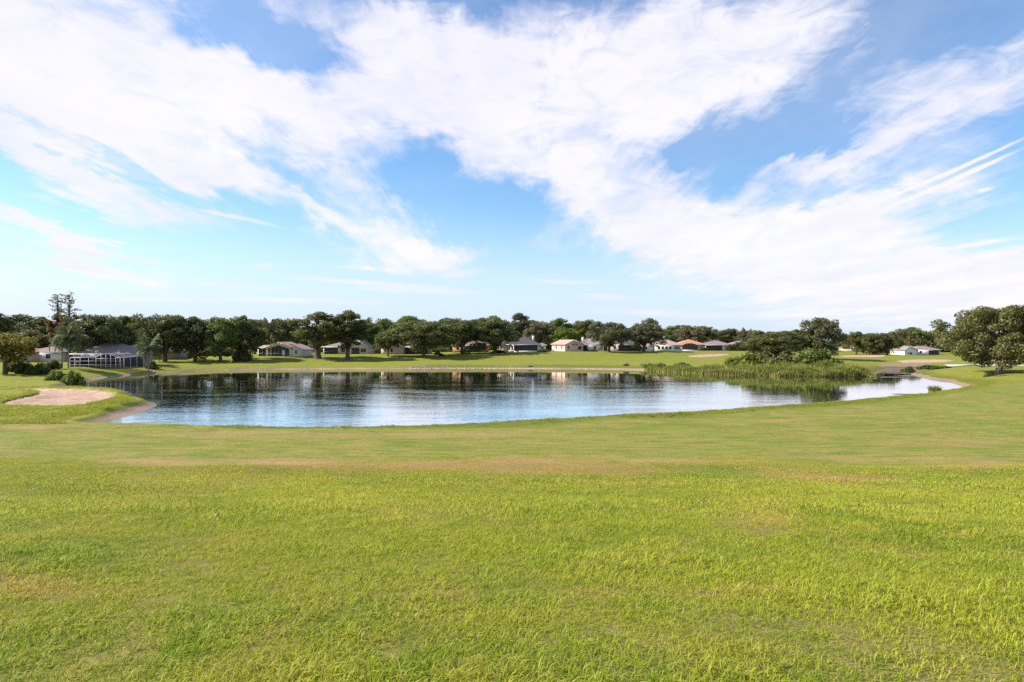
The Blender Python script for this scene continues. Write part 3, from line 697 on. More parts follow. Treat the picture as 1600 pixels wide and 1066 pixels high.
# white house with pink tile roof and tall gabled lanai (left of centre)
h = house_root(436, 222, 'white house with pink tile roof and tall screened gable lanai', -.03)
gable_front_wall(h, 'white', -4.6, 4.0, 0, 12, 3.1, 4.75); gable_front_roof(h, 'r_pink', -4.6, 4.0, 0, 12, 3.1, 4.75, .6)
part('wall', 'white', h, box(-8.0, -4.62, 1.2, 11, -.4, 3.0)); hip_roof(h, 'r_pink', -8.0, -4.62, 1.2, 11, 3.0, 3.9)
gable_front_wall(h, 'white', 4.02, 8.0, .5, 11, 2.2, 3.4)
v = [(3.6, .1, 4.1), (8.6, .1, 2.1), (8.6, 11.4, 2.1), (3.6, 11.4, 4.1)]
poly_mesh('roof', [*v, *[(a, b_, c+.2) for a, b_, c in v]], [(3, 2, 1, 0), (4, 5, 6, 7), (0, 1, 5, 4), (1, 2, 6, 5), (2, 3, 7, 6), (3, 0, 4, 7)], 'r_pink', h)
lanai(h, -3.9, 3.6, 2.9, 0, 6, 'alu', tops=lambda x: 3.85-abs(x+.2)*.33)
lanai(h, -7.7, -5.0, 2.75, 1.2, 2, 'alu'); window(h, 5.8, 1.0, .7, 1.0, .5)
part('door', 'trim', h, [box(1.2, 2.0, -.13, -.095, .1, 2.1)])

# tan gabled house behind the two big oaks
h = house_root(541, 246, 'tan gabled house half hidden behind two tall oaks', .02)
gable_front_wall(h, 'tan', 1.2, 8.0, 0, 12, 2.9, 5.2); gable_front_roof(h, 'r_mauve', 1.2, 8.0, 0, 12, 2.9, 5.2)
part('wall', 'tan', h, box(-9, 1.18, .8, 11, -.4, 2.8)); hip_roof(h, 'r_mauve', -9, 1.18, .8, 11, 2.8, 4.5)
lanai(h, -8.6, -3.4, 2.6, .8, 4); lanai(h, 2.0, 5.0, 2.5, 0, 2, 'bronze')
for xx_ in (6.0, 7.1): window(h, xx_, .9, .75, 1.2, 0, 'bronze')
window(h, -1.4, .8, 1.4, 1.3, .8)

# mauve gabled house with a dark lanai
h = house_root(628, 240, 'mauve gabled house with brown roof and long dark lanai beside it', 0)
gable_front_wall(h, 'mauve', -5.2, 1.0, -1.5, 11, 2.7, 4.2); gable_front_roof(h, 'r_brown', -5.2, 1.0, -1.5, 11, 2.7, 4.2)
part('wall', 'mauve', h, box(1.02, 10.0, .5, 10, -.4, 2.7)); hip_roof(h, 'r_brown', 1.02, 10.0, .5, 10, 2.7, 4.7)
part('wall', 'pink', h, box(-8.2, -5.22, 2.0, 10, -.4, 2.6)); hip_roof(h, 'r_brown', -8.2, -5.22, 2.0, 10, 2.6, 3.9)
lanai(h, 1.5, 9.6, 2.5, .5, 6); window(h, -3.6, .9, .7, 1.2, -1.5, 'bronze'); window(h, -6.7, .9, .8, 1.2, 2.0)
part('chimney', 'tan', h, [box(2.2, 3.2, 5, 6, 3.6, 5.4)])

# brick house in deep shade
h = house_root(735, 252, 'orange brick house deep in the shade of the oaks', 0)
part('wall', 'brick', h, box(-7, 7, 0, 10, -.4, 2.7)); hip_roof(h, 'r_brown', -7, 7, 0, 10, 2.7, 4.8)
lanai(h, -2.5, 4.0, 2.4, 0, 4); window(h, -5, .9, 1.1, 1.2, 0); window(h, 5.4, .9, 1.1, 1.2, 0)

# dark slate roofed house with round turret
h = house_root(816, 250, 'house with dark purple roof, rounded turret and wide blue-black lanai', .0)
part('wall', 'white', h, box(-5.4, 6.6, 0, 12, -.4, 2.9)); hip_roof(h, 'r_purple', -5.4, 6.6, 0, 12, 2.9, 6.2, .8)
lanai(h, -3.2, 6.0, 2.75, -.02, 6, 'bronze', .55)
part('low_wall', 'trim', h, [box(-3.2, 6.0, -.35, -.1, -.3, .5)])
a8 = np.arange(12)*2*math.pi/12
v = [(-7.3+2.6*math.cos(q), 2.6+2.6*math.sin(q), zz2) for zz2 in (-.4, 2.7) for q in a8]
poly_mesh('turret_wall', v, [(i, (i+1) % 12, (i+1) % 12+12, i+12) for i in range(12)]+[tuple(range(12, 24))], 'pink', h)
v = [(-7.3+3.0*math.cos(q), 2.6+3.0*math.sin(q), 2.72) for q in a8]+[(-7.3+1.5*math.cos(q), 2.6+1.5*math.sin(q), 3.9) for q in a8]+[(-7.3, 2.6, 4.4)]
poly_mesh('roof', v, [(i, (i+1) % 12, (i+1) % 12+12, i+12) for i in range(12)]+[(i+12, (i+1) % 12+12, 24) for i in range(12)]+[tuple(range(11, -1, -1))], 'r_purple', h)
for xx_ in (-5.0, -3.9): window(h, xx_, .9, .6, 1.2, 0)
part('chimney', 'trim', h, [box(4.0, 4.9, 5.0, 5.9, 4.2, 6.4)])
part('wall', 'white', h, box(6.62, 9.4, 3, 10, -.4, 2.6)); hip_roof(h, 'r_mauve', 6.62, 9.4, 3, 10, 2.6, 3.6); window(h, 8, .9, .8, 1.1, 3)

# pink gabled house in the open
h = house_root(897, 250, 'pink gabled house with tile roof standing in the open lawn', .34)
gable_front_wall(h, 'pink', -3.9, 3.9, 0, 13, 2.75, 4.35); gable_front_roof(h, 'r_pink', -3.9, 3.9, 0, 13, 2.75, 4.35, .5)
window(h, -2.4, 1.0, .6, 1.1, 0, 'mauve')
for xx_, zz2 in ((-.55, 2.25), (.3, 2.45), (1.15, 2.25)): window(h, xx_, zz2, .45, .65, 0, 'mauve')
window(h, 2.4, .8, 1.3, 1.1, 0, 'mauve')
part('wall', 'pink', h, box(3.92, 7.4, 3.5, 12, -.4, 2.4)); lanai(h, 4.0, 7.3, 2.2, 3.5, 3); hip_roof(h, 'r_pink', 3.92, 7.4, 3.5, 12, 2.4, 3.5)
window(h, 3.0, 1.0, .9, 1.1, side=(-3.9, -1), frame='mauve'); window(h, 8.5, 1.0, .9, 1.1, side=(-3.9, -1), frame='mauve')

# white house glimpsed behind the pink one
h = house_root(926, 285, 'white roofed house glimpsed behind the pink gabled house', 0)
part('wall', 'white', h, box(-7, 5, 0, 9, -.4, 2.9)); hip_roof(h, 'r_grey', -7, 5, 0, 9, 2.9, 5.6); window(h, -3, .9, 1.0, 1.2); window(h, 1, .9, 1.0, 1.2)
part('chimney', 'trim', h, [box(-4.4, -3.4, 3.5, 4.5, 4.0, 6.2)])

h = house_root(978, 262, 'blue-grey roofed house in dark shade between two spreading oaks', 0)
part('wall', 'mauve', h, box(-6, 6, 0, 10, -.4, 2.7)); hip_roof(h, 'r_purple', -6, 6, 0, 10, 2.7, 4.9); lanai(h, -3, 5.6, 2.5, 0, 5); window(h, -4.6, .9, .9, 1.2)

h = house_root(1044, 268, 'white house with pink-brown hip roof, white chimney and a row of windows', .05)
part('wall', 'white', h, box(-5.4, 5.4, 0, 11, -.4, 2.6)); hip_roof(h, 'r_pink', -5.4, 5.4, 0, 11, 2.6, 5.3, .7)
for xx_ in (-3.9, -2.3, -.7, .9, 3.2, 4.4): window(h, xx_, .9, 1.0, 1.1)
part('chimney', 'trim', h, [box(-.7, .2, 4.5, 5.3, 4.2, 6.4)])
part('wall', 'white', h, box(-12, -5.42, 2, 9, -.4, 2.4)); hip_roof(h, 'r_pink', -12, -5.42, 2, 9, 2.4, 3.6); window(h, -9, .9, 1.2, 1.1, 2)

h = house_root(1082, 280, 'orange tile roofed house with dark arched screen porch', -.05)
part('wall', 'mauve', h, box(-6, 5.4, 0, 12, -.4, 2.6)); hip_roof(h, 'r_orange', -6, 5.4, 0, 12, 2.6, 5.0, .7)
lanai(h, -4.6, 2.0, 2.9, -.75, 6, tops=lambda x: 3.25-((x+1.3)/3.3)**2*.75); part('patio_wall', 'trim', h, [box(-4.8, 2.2, -1.2, -.9, -.3, .35)])
window(h, 4, .9, .9, 1.1)
h = house_root(1122, 292, 'mauve roofed house with brown screen room and cream side wall', .04)
part('wall', 'cream', h, box(-6, 6, 0, 11, -.4, 2.6)); hip_roof(h, 'r_mauve', -6, 6, 0, 11, 2.6, 5.0, .6); lanai(h, -5.6, 1.8, 2.6, -.02, 6); window(h, 3.8, .9, 1.1, 1.1)
h = house_root(1163, 305, 'long low house with purple-grey hip roof beside a palm', 0)
part('wall', 'mauve', h, box(-6.4, 6, 0, 10, -.4, 2.6)); hip_roof(h, 'r_mauve', -6.4, 6, 0, 10, 2.6, 4.7, .6); lanai(h, -4.6, 3, 2.4, -.02, 5); window(h, 4.6, .9, .9, 1.1)

# far right
h = house_root(1441, 322, 'distant white house with mauve roof beyond the far fairway', .05)
gable_front_wall(h, 'white', -9.2, -3.0, 0, 11, 2.7, 4.4); gable_front_roof(h, 'r_mauve', -9.2, -3.0, 0, 11, 2.7, 4.4)
part('wall', 'white', h, box(-2.98, 10, 1, 11, -.4, 2.6)); hip_roof(h, 'r_mauve', -2.98, 10, 1, 11, 2.6, 4.6); lanai(h, 4.2, 9.4, 2.3, 1, 3)
window(h, -6.4, .4, 2.0, .9, 0, 'tan'); window(h, 0, .9, 1.2, 1.1, 1)
h = house_root(1437, 375, 'pale house on the rise behind the distant white house', 0)
part('wall', 'cream', h, box(-8, 7, 0, 9, -.4, 4.6)); hip_roof(h, 'r_grey', -8, 7, 0, 9, 4.6, 7.0); window(h, -3, 2.9, 1.2, 1.1); window(h, 3, 2.9, 1.2, 1.1)
h = house_root(1350, 345, 'long pale building glimpsed under the row of oaks', 0)
part('wall', 'tan', h, box(-9, 14, 0, 9, -.4, 2.4)); hip_roof(h, 'r_grey', -9, 14, 0, 9, 2.4, 3.6)
for i in range(4): window(h, -6+5*i, .9, 1.3, 1.1)

# far left
h = house_root(14, 168, 'house with orange tile roof behind the golden tree', .05)
part('wall', 'tan', h, box(-9, 5.2, 0, 9, -.4, 2.5)); hip_roof(h, 'r_orange', -9, 5.2, 0, 9, 2.5, 4.3); window(h, 1.5, .8, 1.2, 1.2); window(h, -4.5, .8, 1.2, 1.2)
h = house_root(66, 172, 'white walled house with grey-mauve shingle roof behind hedges', .0)
part('wall', 'white', h, box(-4.4, 5.0, 0, 10, -.4, 2.5)); hip_roof(h, 'r_mauve', -4.4, 5.0, 0, 10, 2.5, 4.3, .6); window(h, -2.4, .9, 1.2, 1.1); window(h, 1.6, .9, 1.2, 1.1)
h = house_root(163, 166, 'house with pinkish hip roof behind the pool screen cage', .0)
part('wall', 'mauve', h, box(-8, 6.2, 0, 11, -.4, 2.8)); hip_roof(h, 'r_mauve', -8, 6.2, 0, 11, 2.8, 5.7, .7)
for xx_ in (-5.2, -1.6, 2.0): window(h, xx_, .3, 2.0, 2.0, 0, 'bronze')
h = house_root(222, 208, 'grey roofed house with dark porch half hidden by the oaks', 0)
part('wall', 'mauve', h, box(-6.5, 10.5, 0, 10, -.4, 2.7)); hip_roof(h, 'r_grey', -6.5, 10.5, 0, 10, 2.7, 4.6); lanai(h, -5.8, -.5, 2.4, 0, 3); window(h, 4, .9, 1.2, 1.1)

# pool cage: white posts, arched middle bay, mesh panels
cx_, cd = (151-800)/F*152, 152
h = tag(empty('pool_cage', (cx_, cd, gz(cx_, cd)), .0), 'white framed pool screen cage with barrel arched roof', 'screen cage')
def cage_top(x):
    if -.15 <= x <= 4.55: return 2.75+.75*math.sin(math.pi*(x+.15)/4.7)
    return 2.55
posts = [-6.3, -5.2, -3.9, -1.9, -.15, 1.05, 2.2, 3.35, 4.55, 5.6, 6.5]
for a in posts: part('post', 'alu', h, [box(a-.038, a+.038, -.04, .04, -.3, cage_top(a))])
for a, b_ in zip(posts[:-1], posts[1:]):
    n_ = 4; xs_ = np.linspace(a+.05, b_-.05, n_+1)
    v = [(x, 0, -.1) for x in xs_]+[(x, 0, cage_top(x)) for x in xs_]
    poly_mesh('screen_panel', v, [(i, i+1, i+n_+2, i+n_+1) for i in range(n_)], 'cage_screen', h)
    v = [(x, 0, cage_top(x)) for x in xs_]+[(x, 8, max(2.9, cage_top(x))) for x in xs_]
    poly_mesh('roof_panel', v, [(i, i+1, i+n_+2, i+n_+1) for i in range(n_)], 'cage_roof', h)
for xs2 in (-6.3, 6.5):
    for k in range(3): poly_mesh('screen_panel', [(xs2, k*2.6+.05, -.1), (xs2, k*2.6+2.6, -.1), (xs2, k*2.6+2.6, 2.6), (xs2, k*2.6+.05, 2.55)], [(0, 1, 2, 3)], 'cage_screen', h)
    for k in range(1, 4): part('post', 'alu', h, [box(xs2-.05, xs2+.05, k*2.6-.05, k*2.6+.05, -.3, 2.65)])
for zt in (.85, 1.75): part('rail', 'alu', h, [box(-6.3, 6.5, -.035, .035, zt, zt+.06)])
arch = np.array([(x, 0, cage_top(x)) for x in np.linspace(-.15, 4.55, 15)])
for yy_ in (0, 4, 8): part('arch', 'alu', h, tube(arch+np.array([0, yy_, .0]), .075, 6))
for a in posts: part('roof_beam', 'alu', h, [tube([(a, 0, cage_top(a)), (a, 8, max(2.9, cage_top(a)))], .045, 4)])
part('eave_beam', 'alu', h, [box(-6.3, -.2, -.07, .07, 2.5, 2.62), box(4.6, 6.5, -.07, .07, 2.5, 2.62), box(-.1, 4.5, -.055, .055, 2.28, 2.38)])
# small white garden arch frame standing before the cage
xg = (121-800)/F*147
g = tag(empty('pool_ladder_frame', (xg, 147, gz(xg, 147))), 'small white tube frame on the lawn before the screen cage', 'frame')
part('frame_tube', 'alu', g, tube([(-.55, 0, -.1), (-.55, 0, 1.3), (-.4, 0, 1.5), (.4, 0, 1.5), (.55, 0, 1.3), (.55, 0, -.1)], .05, 6))
part('cross_bar', 'alu', g, tube([(-.52, 0, .9), (.52, 0, .9)], .03, 6))

# ------------------------------------------------------------------ bunkers beyond the pond, path
far_sheet([(1072, 556.5), (1090, 554.6), (1110, 553.4), (1142, 552.9), (1134, 556), (1105, 558), (1084, 558.6)], .10, 'long pale bunker in front of the orange roofed house')
far_sheet([(1312, 556), (1345, 555.2), (1385, 555), (1382, 557.5), (1345, 558.2), (1316, 558)], .10, 'thin bunker in front of the row of oaks')
far_sheet([(1404, 565), (1425, 562.6), (1455, 562.2), (1490, 562.6), (1486, 565.6), (1446, 566.8), (1412, 567)], .12, 'pinkish bunker by the mud flat')
far_sheet([(1520, 564.5), (1560, 561.5), (1640, 561), (1640, 565.6), (1560, 566.4)], .12, 'sand bunker behind the big spreading oak')
cmat, t, o = material('concrete'); bsdf(t, o, t.mix(t.noise(t.new('ShaderNodeNewGeometry').outputs['Position'], .9, 4, .6), (.42, .42, .42), (.55, .55, .55)), .85, .2)
pth = [(1478, 571.4), (1500, 570.3), (1530, 570.0), (1570, 570.4), (1620, 571.2), (1700, 573)]
q = np.array([((a-800)/F*ray(a, b_), ray(a, b_)) for a, b_ in pth]); tq = np.linspace(0, len(q)-1, 50)
q = np.stack([np.interp(tq, np.arange(len(q)), q[:, 0]), np.interp(tq, np.arange(len(q)), q[:, 1])], 1)
nv = np.gradient(q, axis=0); nv = np.stack([-nv[:, 1], nv[:, 0]], 1); nv /= np.linalg.norm(nv, axis=1)[:, None]
rows = [q+nv*k for k in np.linspace(-1.6, 1.6, 5)]
pv = np.concatenate([np.column_stack([r_, ground_z(r_[:, 0], r_[:, 1])+.07]) for r_ in rows]); n_ = len(q)
tag(obj('cart_path', mesh_np('cart_path', pv, [[j*n_+i, j*n_+i+1, (j+1)*n_+i+1, (j+1)*n_+i] for j in range(4) for i in range(n_-1)], True), cmat), 'pale concrete cart path behind the spreading oak', kind='structure')

# ------------------------------------------------------------------ trees
T = tree
T('small0', 8, 130, 520, 36, 'gold', 'golden green tree in front of the orange roofed house')
T('oak0', 28, 215, 489, 50, 'dark', 'dark oak towering behind the orange tile roof')
T('oak1', 47, 192, 514, 25, 'brown', 'brownish rounded tree behind the hedged white house')
T('small1', 78, 195, 522, 20, 'olive', 'small olive tree between brown tree and cypresses')
cypress(90, 178, 460, 15, 'tall thin cypress with sparse top, the slimmer of the pair', 801)
cypress(108, 174, 459, 17, 'tall cypress with rusty lower branches beside the pool cage house', 802)
T('oak2', 152, 172, 491, 44, 'oak', 'live oak with forking trunk arching over the pool cage roof')
T('oak3', 190, 178, 508, 22, 'dark', 'dark low oak hanging over the end of the pool cage')
T('tall0', 200, 235, 490, 26, 'olive', 'pale green oak rising behind the pool cage house')
T('oak4', 258, 196, 490, 46, 'dark', 'large dark oak with pale bare limbs behind the lone palm')
T('oak1', 305, 202, 494, 40, 'dark', 'large dark oak next to the one with pale limbs')
T('tall1', 345, 198, 495, 23, 'green', 'dark green oak at the left edge of the mulch bed')
T('oak0', 375, 206, 493, 34, 'dark', 'thick trunked oak beside the white house with the gable lanai')
T('oak2', 398, 262, 500, 30, 'brown', 'brown tinged oak behind the white house with gable lanai')
T('oak3', 438, 268, 498, 34, 'oak', 'rounded oak behind the ridge of the white gable lanai house')
T('lobed0', 497, 216, 486, 42, 'oak', 'tall wide oak standing before the tan gabled house')
T('lobed1', 543, 217, 485, 30, 'dark', 'tall narrow oak with lobed crown before the tan gabled house')
T('tall2', 575, 262, 496, 26, 'green', 'green oak behind the right end of the tan gabled house')
T('small2', 606, 226, 519, 21, 'oak', 'small leaning oak at the corner of the mauve gabled house')
T('oak4', 662, 226, 500, 42, 'oak', 'spreading oak with forked trunk before the dark lanai of the mauve house')
T('oak1', 722, 238, 498, 38, 'dark', 'dense dark oak shading the brick house')
T('oak2', 773, 240, 499, 34, 'dark', 'dense oak beside the turret of the purple roofed house')
T('tall3', 640, 292, 493, 34, 'green', 'bright topped oak behind the mauve gabled house')
T('lobed1', 813, 292, 489, 25, 'grey', 'grey green tall tree rising behind the purple roof')
T('oak0', 843, 285, 501, 26, 'brown', 'brownish oak right behind the purple roof chimney')
T('lobed0', 876, 300, 496, 24, 'green', 'deep green lobed tree behind the pink gabled house')
T('oak3', 884, 280, 513, 26, 'bright', 'bright green low tree behind the pink gabled house')
T('oak4', 916, 305, 499, 24, 'oak', 'dull oak behind the white roofed house')
T('oak0', 952, 246, 502, 36, 'grey', 'greyish spreading oak right of the pink gabled house')
T('oak3', 1006, 252, 505, 36, 'grey', 'greyish spreading oak left of the white chimney house')
T('lobed0', 1014, 310, 496, 20, 'oak', 'open topped tree showing above the greyish oaks')
T('oak1', 1062, 330, 507, 30, 'green', 'green oak above the roof with the white chimney')
T('oak2', 1096, 335, 509, 30, 'oak', 'oak crown above the orange tile roof')
T('oak4', 1138, 345, 513, 30, 'dark', 'dark oak crown above the mauve roofed house')
T('oak3', 1172, 350, 516, 26, 'oak', 'oak crown above the long low purple-grey roof')
T('oak0', 1212, 205, 516, 50, 'olive', 'wide olive oak with grey twigs behind the reed island')
T('oak2', 1282, 214, 496, 38, 'grey', 'tallest oak behind the reed island, bare limbs showing')
T('oak1', 1250, 218, 514, 26, 'oak', 'oak between the wide olive oak and the tallest one')
ROW = 'row of oaks along the far right fairway'
for px_, tp_, hf_, d_ in ((1338, 518, 22, 285), (1362, 520, 20, 280), (1386, 519, 22, 282)):
    T('oak%d' % (px_ % 5), px_, d_, tp_, hf_, 'oak', 'spreading oak in the row beyond the thin bunker', ROW)
T('big', 1560, 125, 480, 111, 'olive', 'big spreading live oak with forked trunk on the near right lawn', spin=0.0)
BACK = 'oaks of the belt behind the houses'
r_ = random.Random(9)
NEARBY = [(14, 'orange roofed house by the golden tree'), (66, 'white walled house'), (163, 'pool cage house'), (245, 'grey roofed house'), (330, 'thicket of front oaks'), (436, 'white gable lanai house'), (541, 'tan gabled house'), (628, 'mauve gabled house'), (735, 'orange brick house'), (816, 'purple roofed house'), (897, 'pink gabled house'), (978, 'blue-grey roofed house'), (1044, 'white chimney house'), (1082, 'orange tile roofed house'), (1122, 'mauve roofed house'), (1165, 'long purple-grey roof'), (1240, 'reed island'), (1350, 'long pale building'), (1441, 'distant white house'), (1560, 'big spreading oak')]
TONE = dict(dark='dark green', oak='dull green', olive='olive', green='green', grey='grey green', brown='brownish', bright='bright green')
SKY = [(-60, 492), (0, 495), (40, 497), (70, 506), (130, 500), (170, 497), (230, 500), (290, 502), (330, 499), (400, 503), (470, 500), (520, 505), (600, 501), (660, 500), (720, 500), (770, 498), (840, 505), (930, 505), (980, 508), (1040, 510), (1100, 512), (1160, 518), (1230, 521), (1320, 523), (1390, 518), (1430, 514), (1470, 516), (1520, 518), (1580, 516), (1660, 514)]
for k in range(72):
    px_ = -75+k*25+r_.uniform(-8, 8); d_ = r_.uniform(310, 400)
    tp_ = np.interp(px_, [a for a, _ in SKY], [b_ for _, b_ in SKY])+r_.choice([-3, 0, 3, 6, 9, 12])+r_.uniform(-1, 1)
    cl_ = r_.choice(['dark', 'oak', 'olive', 'green', 'grey', 'brown', 'green', 'dark'])
    if 1405 < px_ < 1475: d_ = r_.uniform(392, 410)
    T('belt%d' % r_.randrange(4), px_, d_, tp_, r_.uniform(22, 30), cl_, TONE[cl_]+' oak of the tree belt behind the '+min(NEARBY, key=lambda q_: abs(q_[0]-px_))[1], BACK)

palm(97, 147, 524, 20, 'slimmer queen palm of the pair left of the screen cage', n=18)
palm(107, 145, 521, 24, 'fuller queen palm of the pair left of the screen cage', n=22)
palm(232, 160, 536, 22, 'lone drooping palm on the lawn by the pond', n=20)
palm(423, 219, 511, 19, 'slender palm before the white gable lanai house', (.14, .13, .06), n=18, trunk_r=.13)
palm(1166, 300, 521, 13, 'pale palm beside the long purple-grey roof', (.14, .12, .07), n=16)
palm(1421, 318, 530, 9, 'small yellowish palm by the distant white house', (.17, .14, .05), n=14)

# ------------------------------------------------------------------ shrubs and hedges
UNDER = 'undergrowth bushes between the houses'
for k in range(46):
    px_ = -40+k*36+r_.uniform(-12, 12); d_ = r_.uniform(280, 305) if 230 < px_ < 1250 else (r_.uniform(205, 235) if px_ <= 230 else r_.uniform(348, 365))
    shrub(r_.randrange(4), px_, d_, 533+r_.uniform(-6, 5), r_.uniform(18, 28), r_.choice(['dark', 'oak', 'green']), 'low undergrowth bush in the gap behind the '+min(NEARBY, key=lambda q_: abs(q_[0]-px_))[1], UNDER, 'undergrowth_bush', .4)
for k in range(20):
    px_ = 205+k*13+r_.uniform(-6, 6) if k < 14 else 480+(k-14)*55+r_.uniform(-15, 15); d_ = r_.uniform(222, 236) if k < 14 else r_.uniform(264, 272)
    if 392 < px_ < 480: continue
    shrub(r_.randrange(4), px_, d_, 540+r_.uniform(-5, 4), r_.uniform(11, 17), r_.choice(['dark', 'oak', 'dark']), 'dark thicket bush filling the gap under the oak crowns', 'thicket under the front oaks', 'thicket_bush', .4)
G = 'clipped hedge bushes by the white walled house'
for i, (px_, d_, tp_, hf_) in enumerate(((22, 136, 562, 13), (42, 132, 563, 15), (60, 130, 567, 15), (78, 142, 561, 13))):
    shrub(i % 4, px_, d_, tp_, hf_, (.05, .075, .016), ('dark clipped hedge bush next to the golden tree trunk', 'dark clipped hedge bush second from the golden tree', 'dark clipped hedge bush closest to the bright pond corner shrubs', 'dark clipped bush set back against the white walled house')[i], G, 'hedge_bush')
G = 'leafy shrubs at the pond corner'
for i, (px_, d_, tp_, hf_) in enumerate(((92, 121, 576, 15), (113, 119, 577, 16))):
    shrub(i+1, px_, d_, tp_, hf_, 'bright', ('bright broad leaved shrub between the clipped hedge and the pond corner', 'bright broad leaved shrub right at the water of the pond corner')[i], G, 'leafy_shrub', sink=.2)
shrub(0, 378, 204, 543, 14, 'dark', 'dark rounded bush next to the thick trunked oak', None, 'round_bush')
shrub(1, 236, 164, 562, 9, 'dark', 'small dark bush behind the lone palm', None, 'round_bush')
shrub(2, 683, 232, 547, 4.5, 'dark', 'tiny dark bush on the lawn left of the brick house', None, 'round_bush')
shrub(3, 690, 228, 552, 5, 'dark', 'small dark bush between spreading oak and brick house', None, 'round_bush')
shrub(3, 849, 246, 545, 9, 'green', 'low green bush between purple roofed and pink houses', None, 'round_bush')
shrub(1, 780, 244, 546, 12, 'dark', 'dark bush at the foot of the turret', None, 'round_bush')
shrub(0, 1097, 276, 541, 6, 'dark', 'dark bush between the orange and the mauve roofed houses', None, 'round_bush')
shrub(2, 926, 250, 545, 7, 'dark', 'small bush at the right corner of the pink gabled house', None, 'round_bush')
shrub(1, 978, 184.5, 567.5, 5, 'olive', 'isolated bush at the water edge left of the reed island', None, 'water_bush')
shrub(0, 829, 187, 572.5, 4, 'olive', 'tiny tuft bush on the far pond bank', None, 'water_bush')
shrub(0, 1271, 156, 542, 33, 'green', 'tall round green bush on the reed island', None, 'island_bush')
shrub(3, 1217, 158, 551, 24, 'olive', 'mid height bush on the island left of the tall round bush', None, 'island_bush')
shrub(2, 1167, 163, 550, 30, 'bright', 'yellow green bush on the island below the olive oak', None, 'island_bush')
shrub(1, 1185, 175, 546, 26, 'dark', 'dark low bush under the wide olive oak', None, 'island_bush')
shrub(2, 1015, 177, 567, 9, 'green', 'first dark green bush at the left end of the reed island', None, 'island_bush')
shrub(1, 1032, 175, 566, 8, 'green', 'second green bush from the left end of the reed island', None, 'island_bush')
shrub(3, 1066, 170, 565, 12, 'olive', 'brownish bush among the reeds of the island front', None, 'island_bush')
shrub(0, 1306, 160, 562, 18, 'green', 'green bush sloping off right of the tall round bush', None, 'island_bush')
shrub(3, 1460, 168, 569.5, 24, 'green', 'low bush strip by the pinkish bunker', None, 'marsh_bush', .3)
shrub(1, 1420, 172, 570.5, 16, 'bright', 'light green marsh bush by the mud flat', None, 'marsh_bush', .3)

# ------------------------------------------------------------------ reeds (one uncountable stand) and grasses
def blade_mesh(name, r, P, Hh, Wd, lean, two=True):
    """upright tapering blades, bent over at the tip"""
    n = len(P); a = r.uniform(0, 6.28, n); dirn = np.stack([np.cos(a), np.sin(a), 0*a], 1); side = np.stack([-np.sin(a), np.cos(a), 0*a], 1)
    up = np.array([0, 0, 1.0]); ln = (lean*r.uniform(.2, 1.3, n))[:, None]; Hh = Hh[:, None]; Wd = Wd[:, None]
    b0 = P-side*Wd*.5; b1 = P+side*Wd*.5
    m = P+up*Hh*.55+dirn*Hh*ln*.35; m0 = m-side*Wd*.42; m1 = m+side*Wd*.42
    tip = P+up*Hh*(1-.35*ln)+dirn*Hh*ln
    V = np.stack([b0, b1, m1, m0, tip-side*Wd*.06, tip+side*Wd*.06], 1).reshape(-1, 3); k = np.arange(n)[:, None]*6
    f = np.concatenate([k+np.array([[0, 1, 2, 3]]), k+np.array([[3, 2, 5, 4]])], 0)
    rnd = np.repeat(r.uniform(0, 1, n), 6); hh2 = np.tile([0, 0, .55, .55, 1, 1], n)
    return mesh_np(name, V, f, False, dict(rnd=rnd, hgt=hh2))
def blade_material(name, lo, a, b_, straw, turf=False):
    m, t, o = material(name); rn = t.attr('rnd'); hg = t.attr('hgt')
    c = t.mix(rn, a, b_)
    c = t.mix(t.ramp(rn, .72, .95, 0, .8), c, straw)
    c = t.mix(t.ramp(hg, .0, .6, .85, 0), c, lo)
    d = t.new('ShaderNodeBsdfPrincipled'); t.l.new(c, d.inputs['Base Color']); d.inputs['Roughness'].default_value = .5; d.inputs['Specular IOR Level'].default_value = .3
    tr = t.new('ShaderNodeBsdfTranslucent'); t.l.new(c, tr.inputs['Color']); mx = t.new('ShaderNodeMixShader'); mx.inputs[0].default_value = .35
    t.l.new(d.outputs[0], mx.inputs[1]); t.l.new(tr.outputs[0], mx.inputs[2]); t.l.new(mx.outputs[0], o.inputs['Surface']); return m
reed_mat = blade_material('reed_blade', (.42, .29, .14), (.15, .21, .025), (.27, .29, .045), (.50, .38, .18))
r = rs(900)
front = pts_on([(1010, 579), (1050, 581.6), (1100, 584.7), (1150, 586.7), (1220, 588.2), (1280, 588.8), (1330, 589), (1368, 588.2)])
tt = r.uniform(0, 1, 26000)*(len(front)-1); i0 = np.minimum(tt.astype(int), len(front)-2); fr = (tt-i0)[:, None]
pp = front[i0]*(1-fr)+front[i0+1]*fr; depth = r.uniform(0, 1, len(pp))**1.4*9.0
pp[:, 1] += depth-.2; pp[:, 0] += r.normal(size=len(pp))*.3
clump = wob(pp[:, 0], pp[:, 1], 91, 1.1); keep = r.uniform(0, 1, len(pp)) < .75+.4*clump; pp = pp[keep]; clump = clump[keep]
hgts = (.85+.75*r.uniform(0, 1, len(pp))+.5*clump)*np.interp(800+F*pp[:, 0]/pp[:, 1], [1000, 1030, 1100, 1200, 1330, 1375], [.6, .8, 1.0, 1.25, 1.35, .9])
P3 = np.column_stack([pp, np.maximum(ground_z(pp[:, 0], pp[:, 1]), -.25)-.05])
rb = obj('reed_bed', blade_mesh('reed_bed', r, P3, np.maximum(hgts, .4), r.uniform(.06, .14, len(pp)), .5), reed_mat)
tag(rb, 'dense stand of green reeds with straw coloured bases edging the island', 'reeds', kind='stuff')
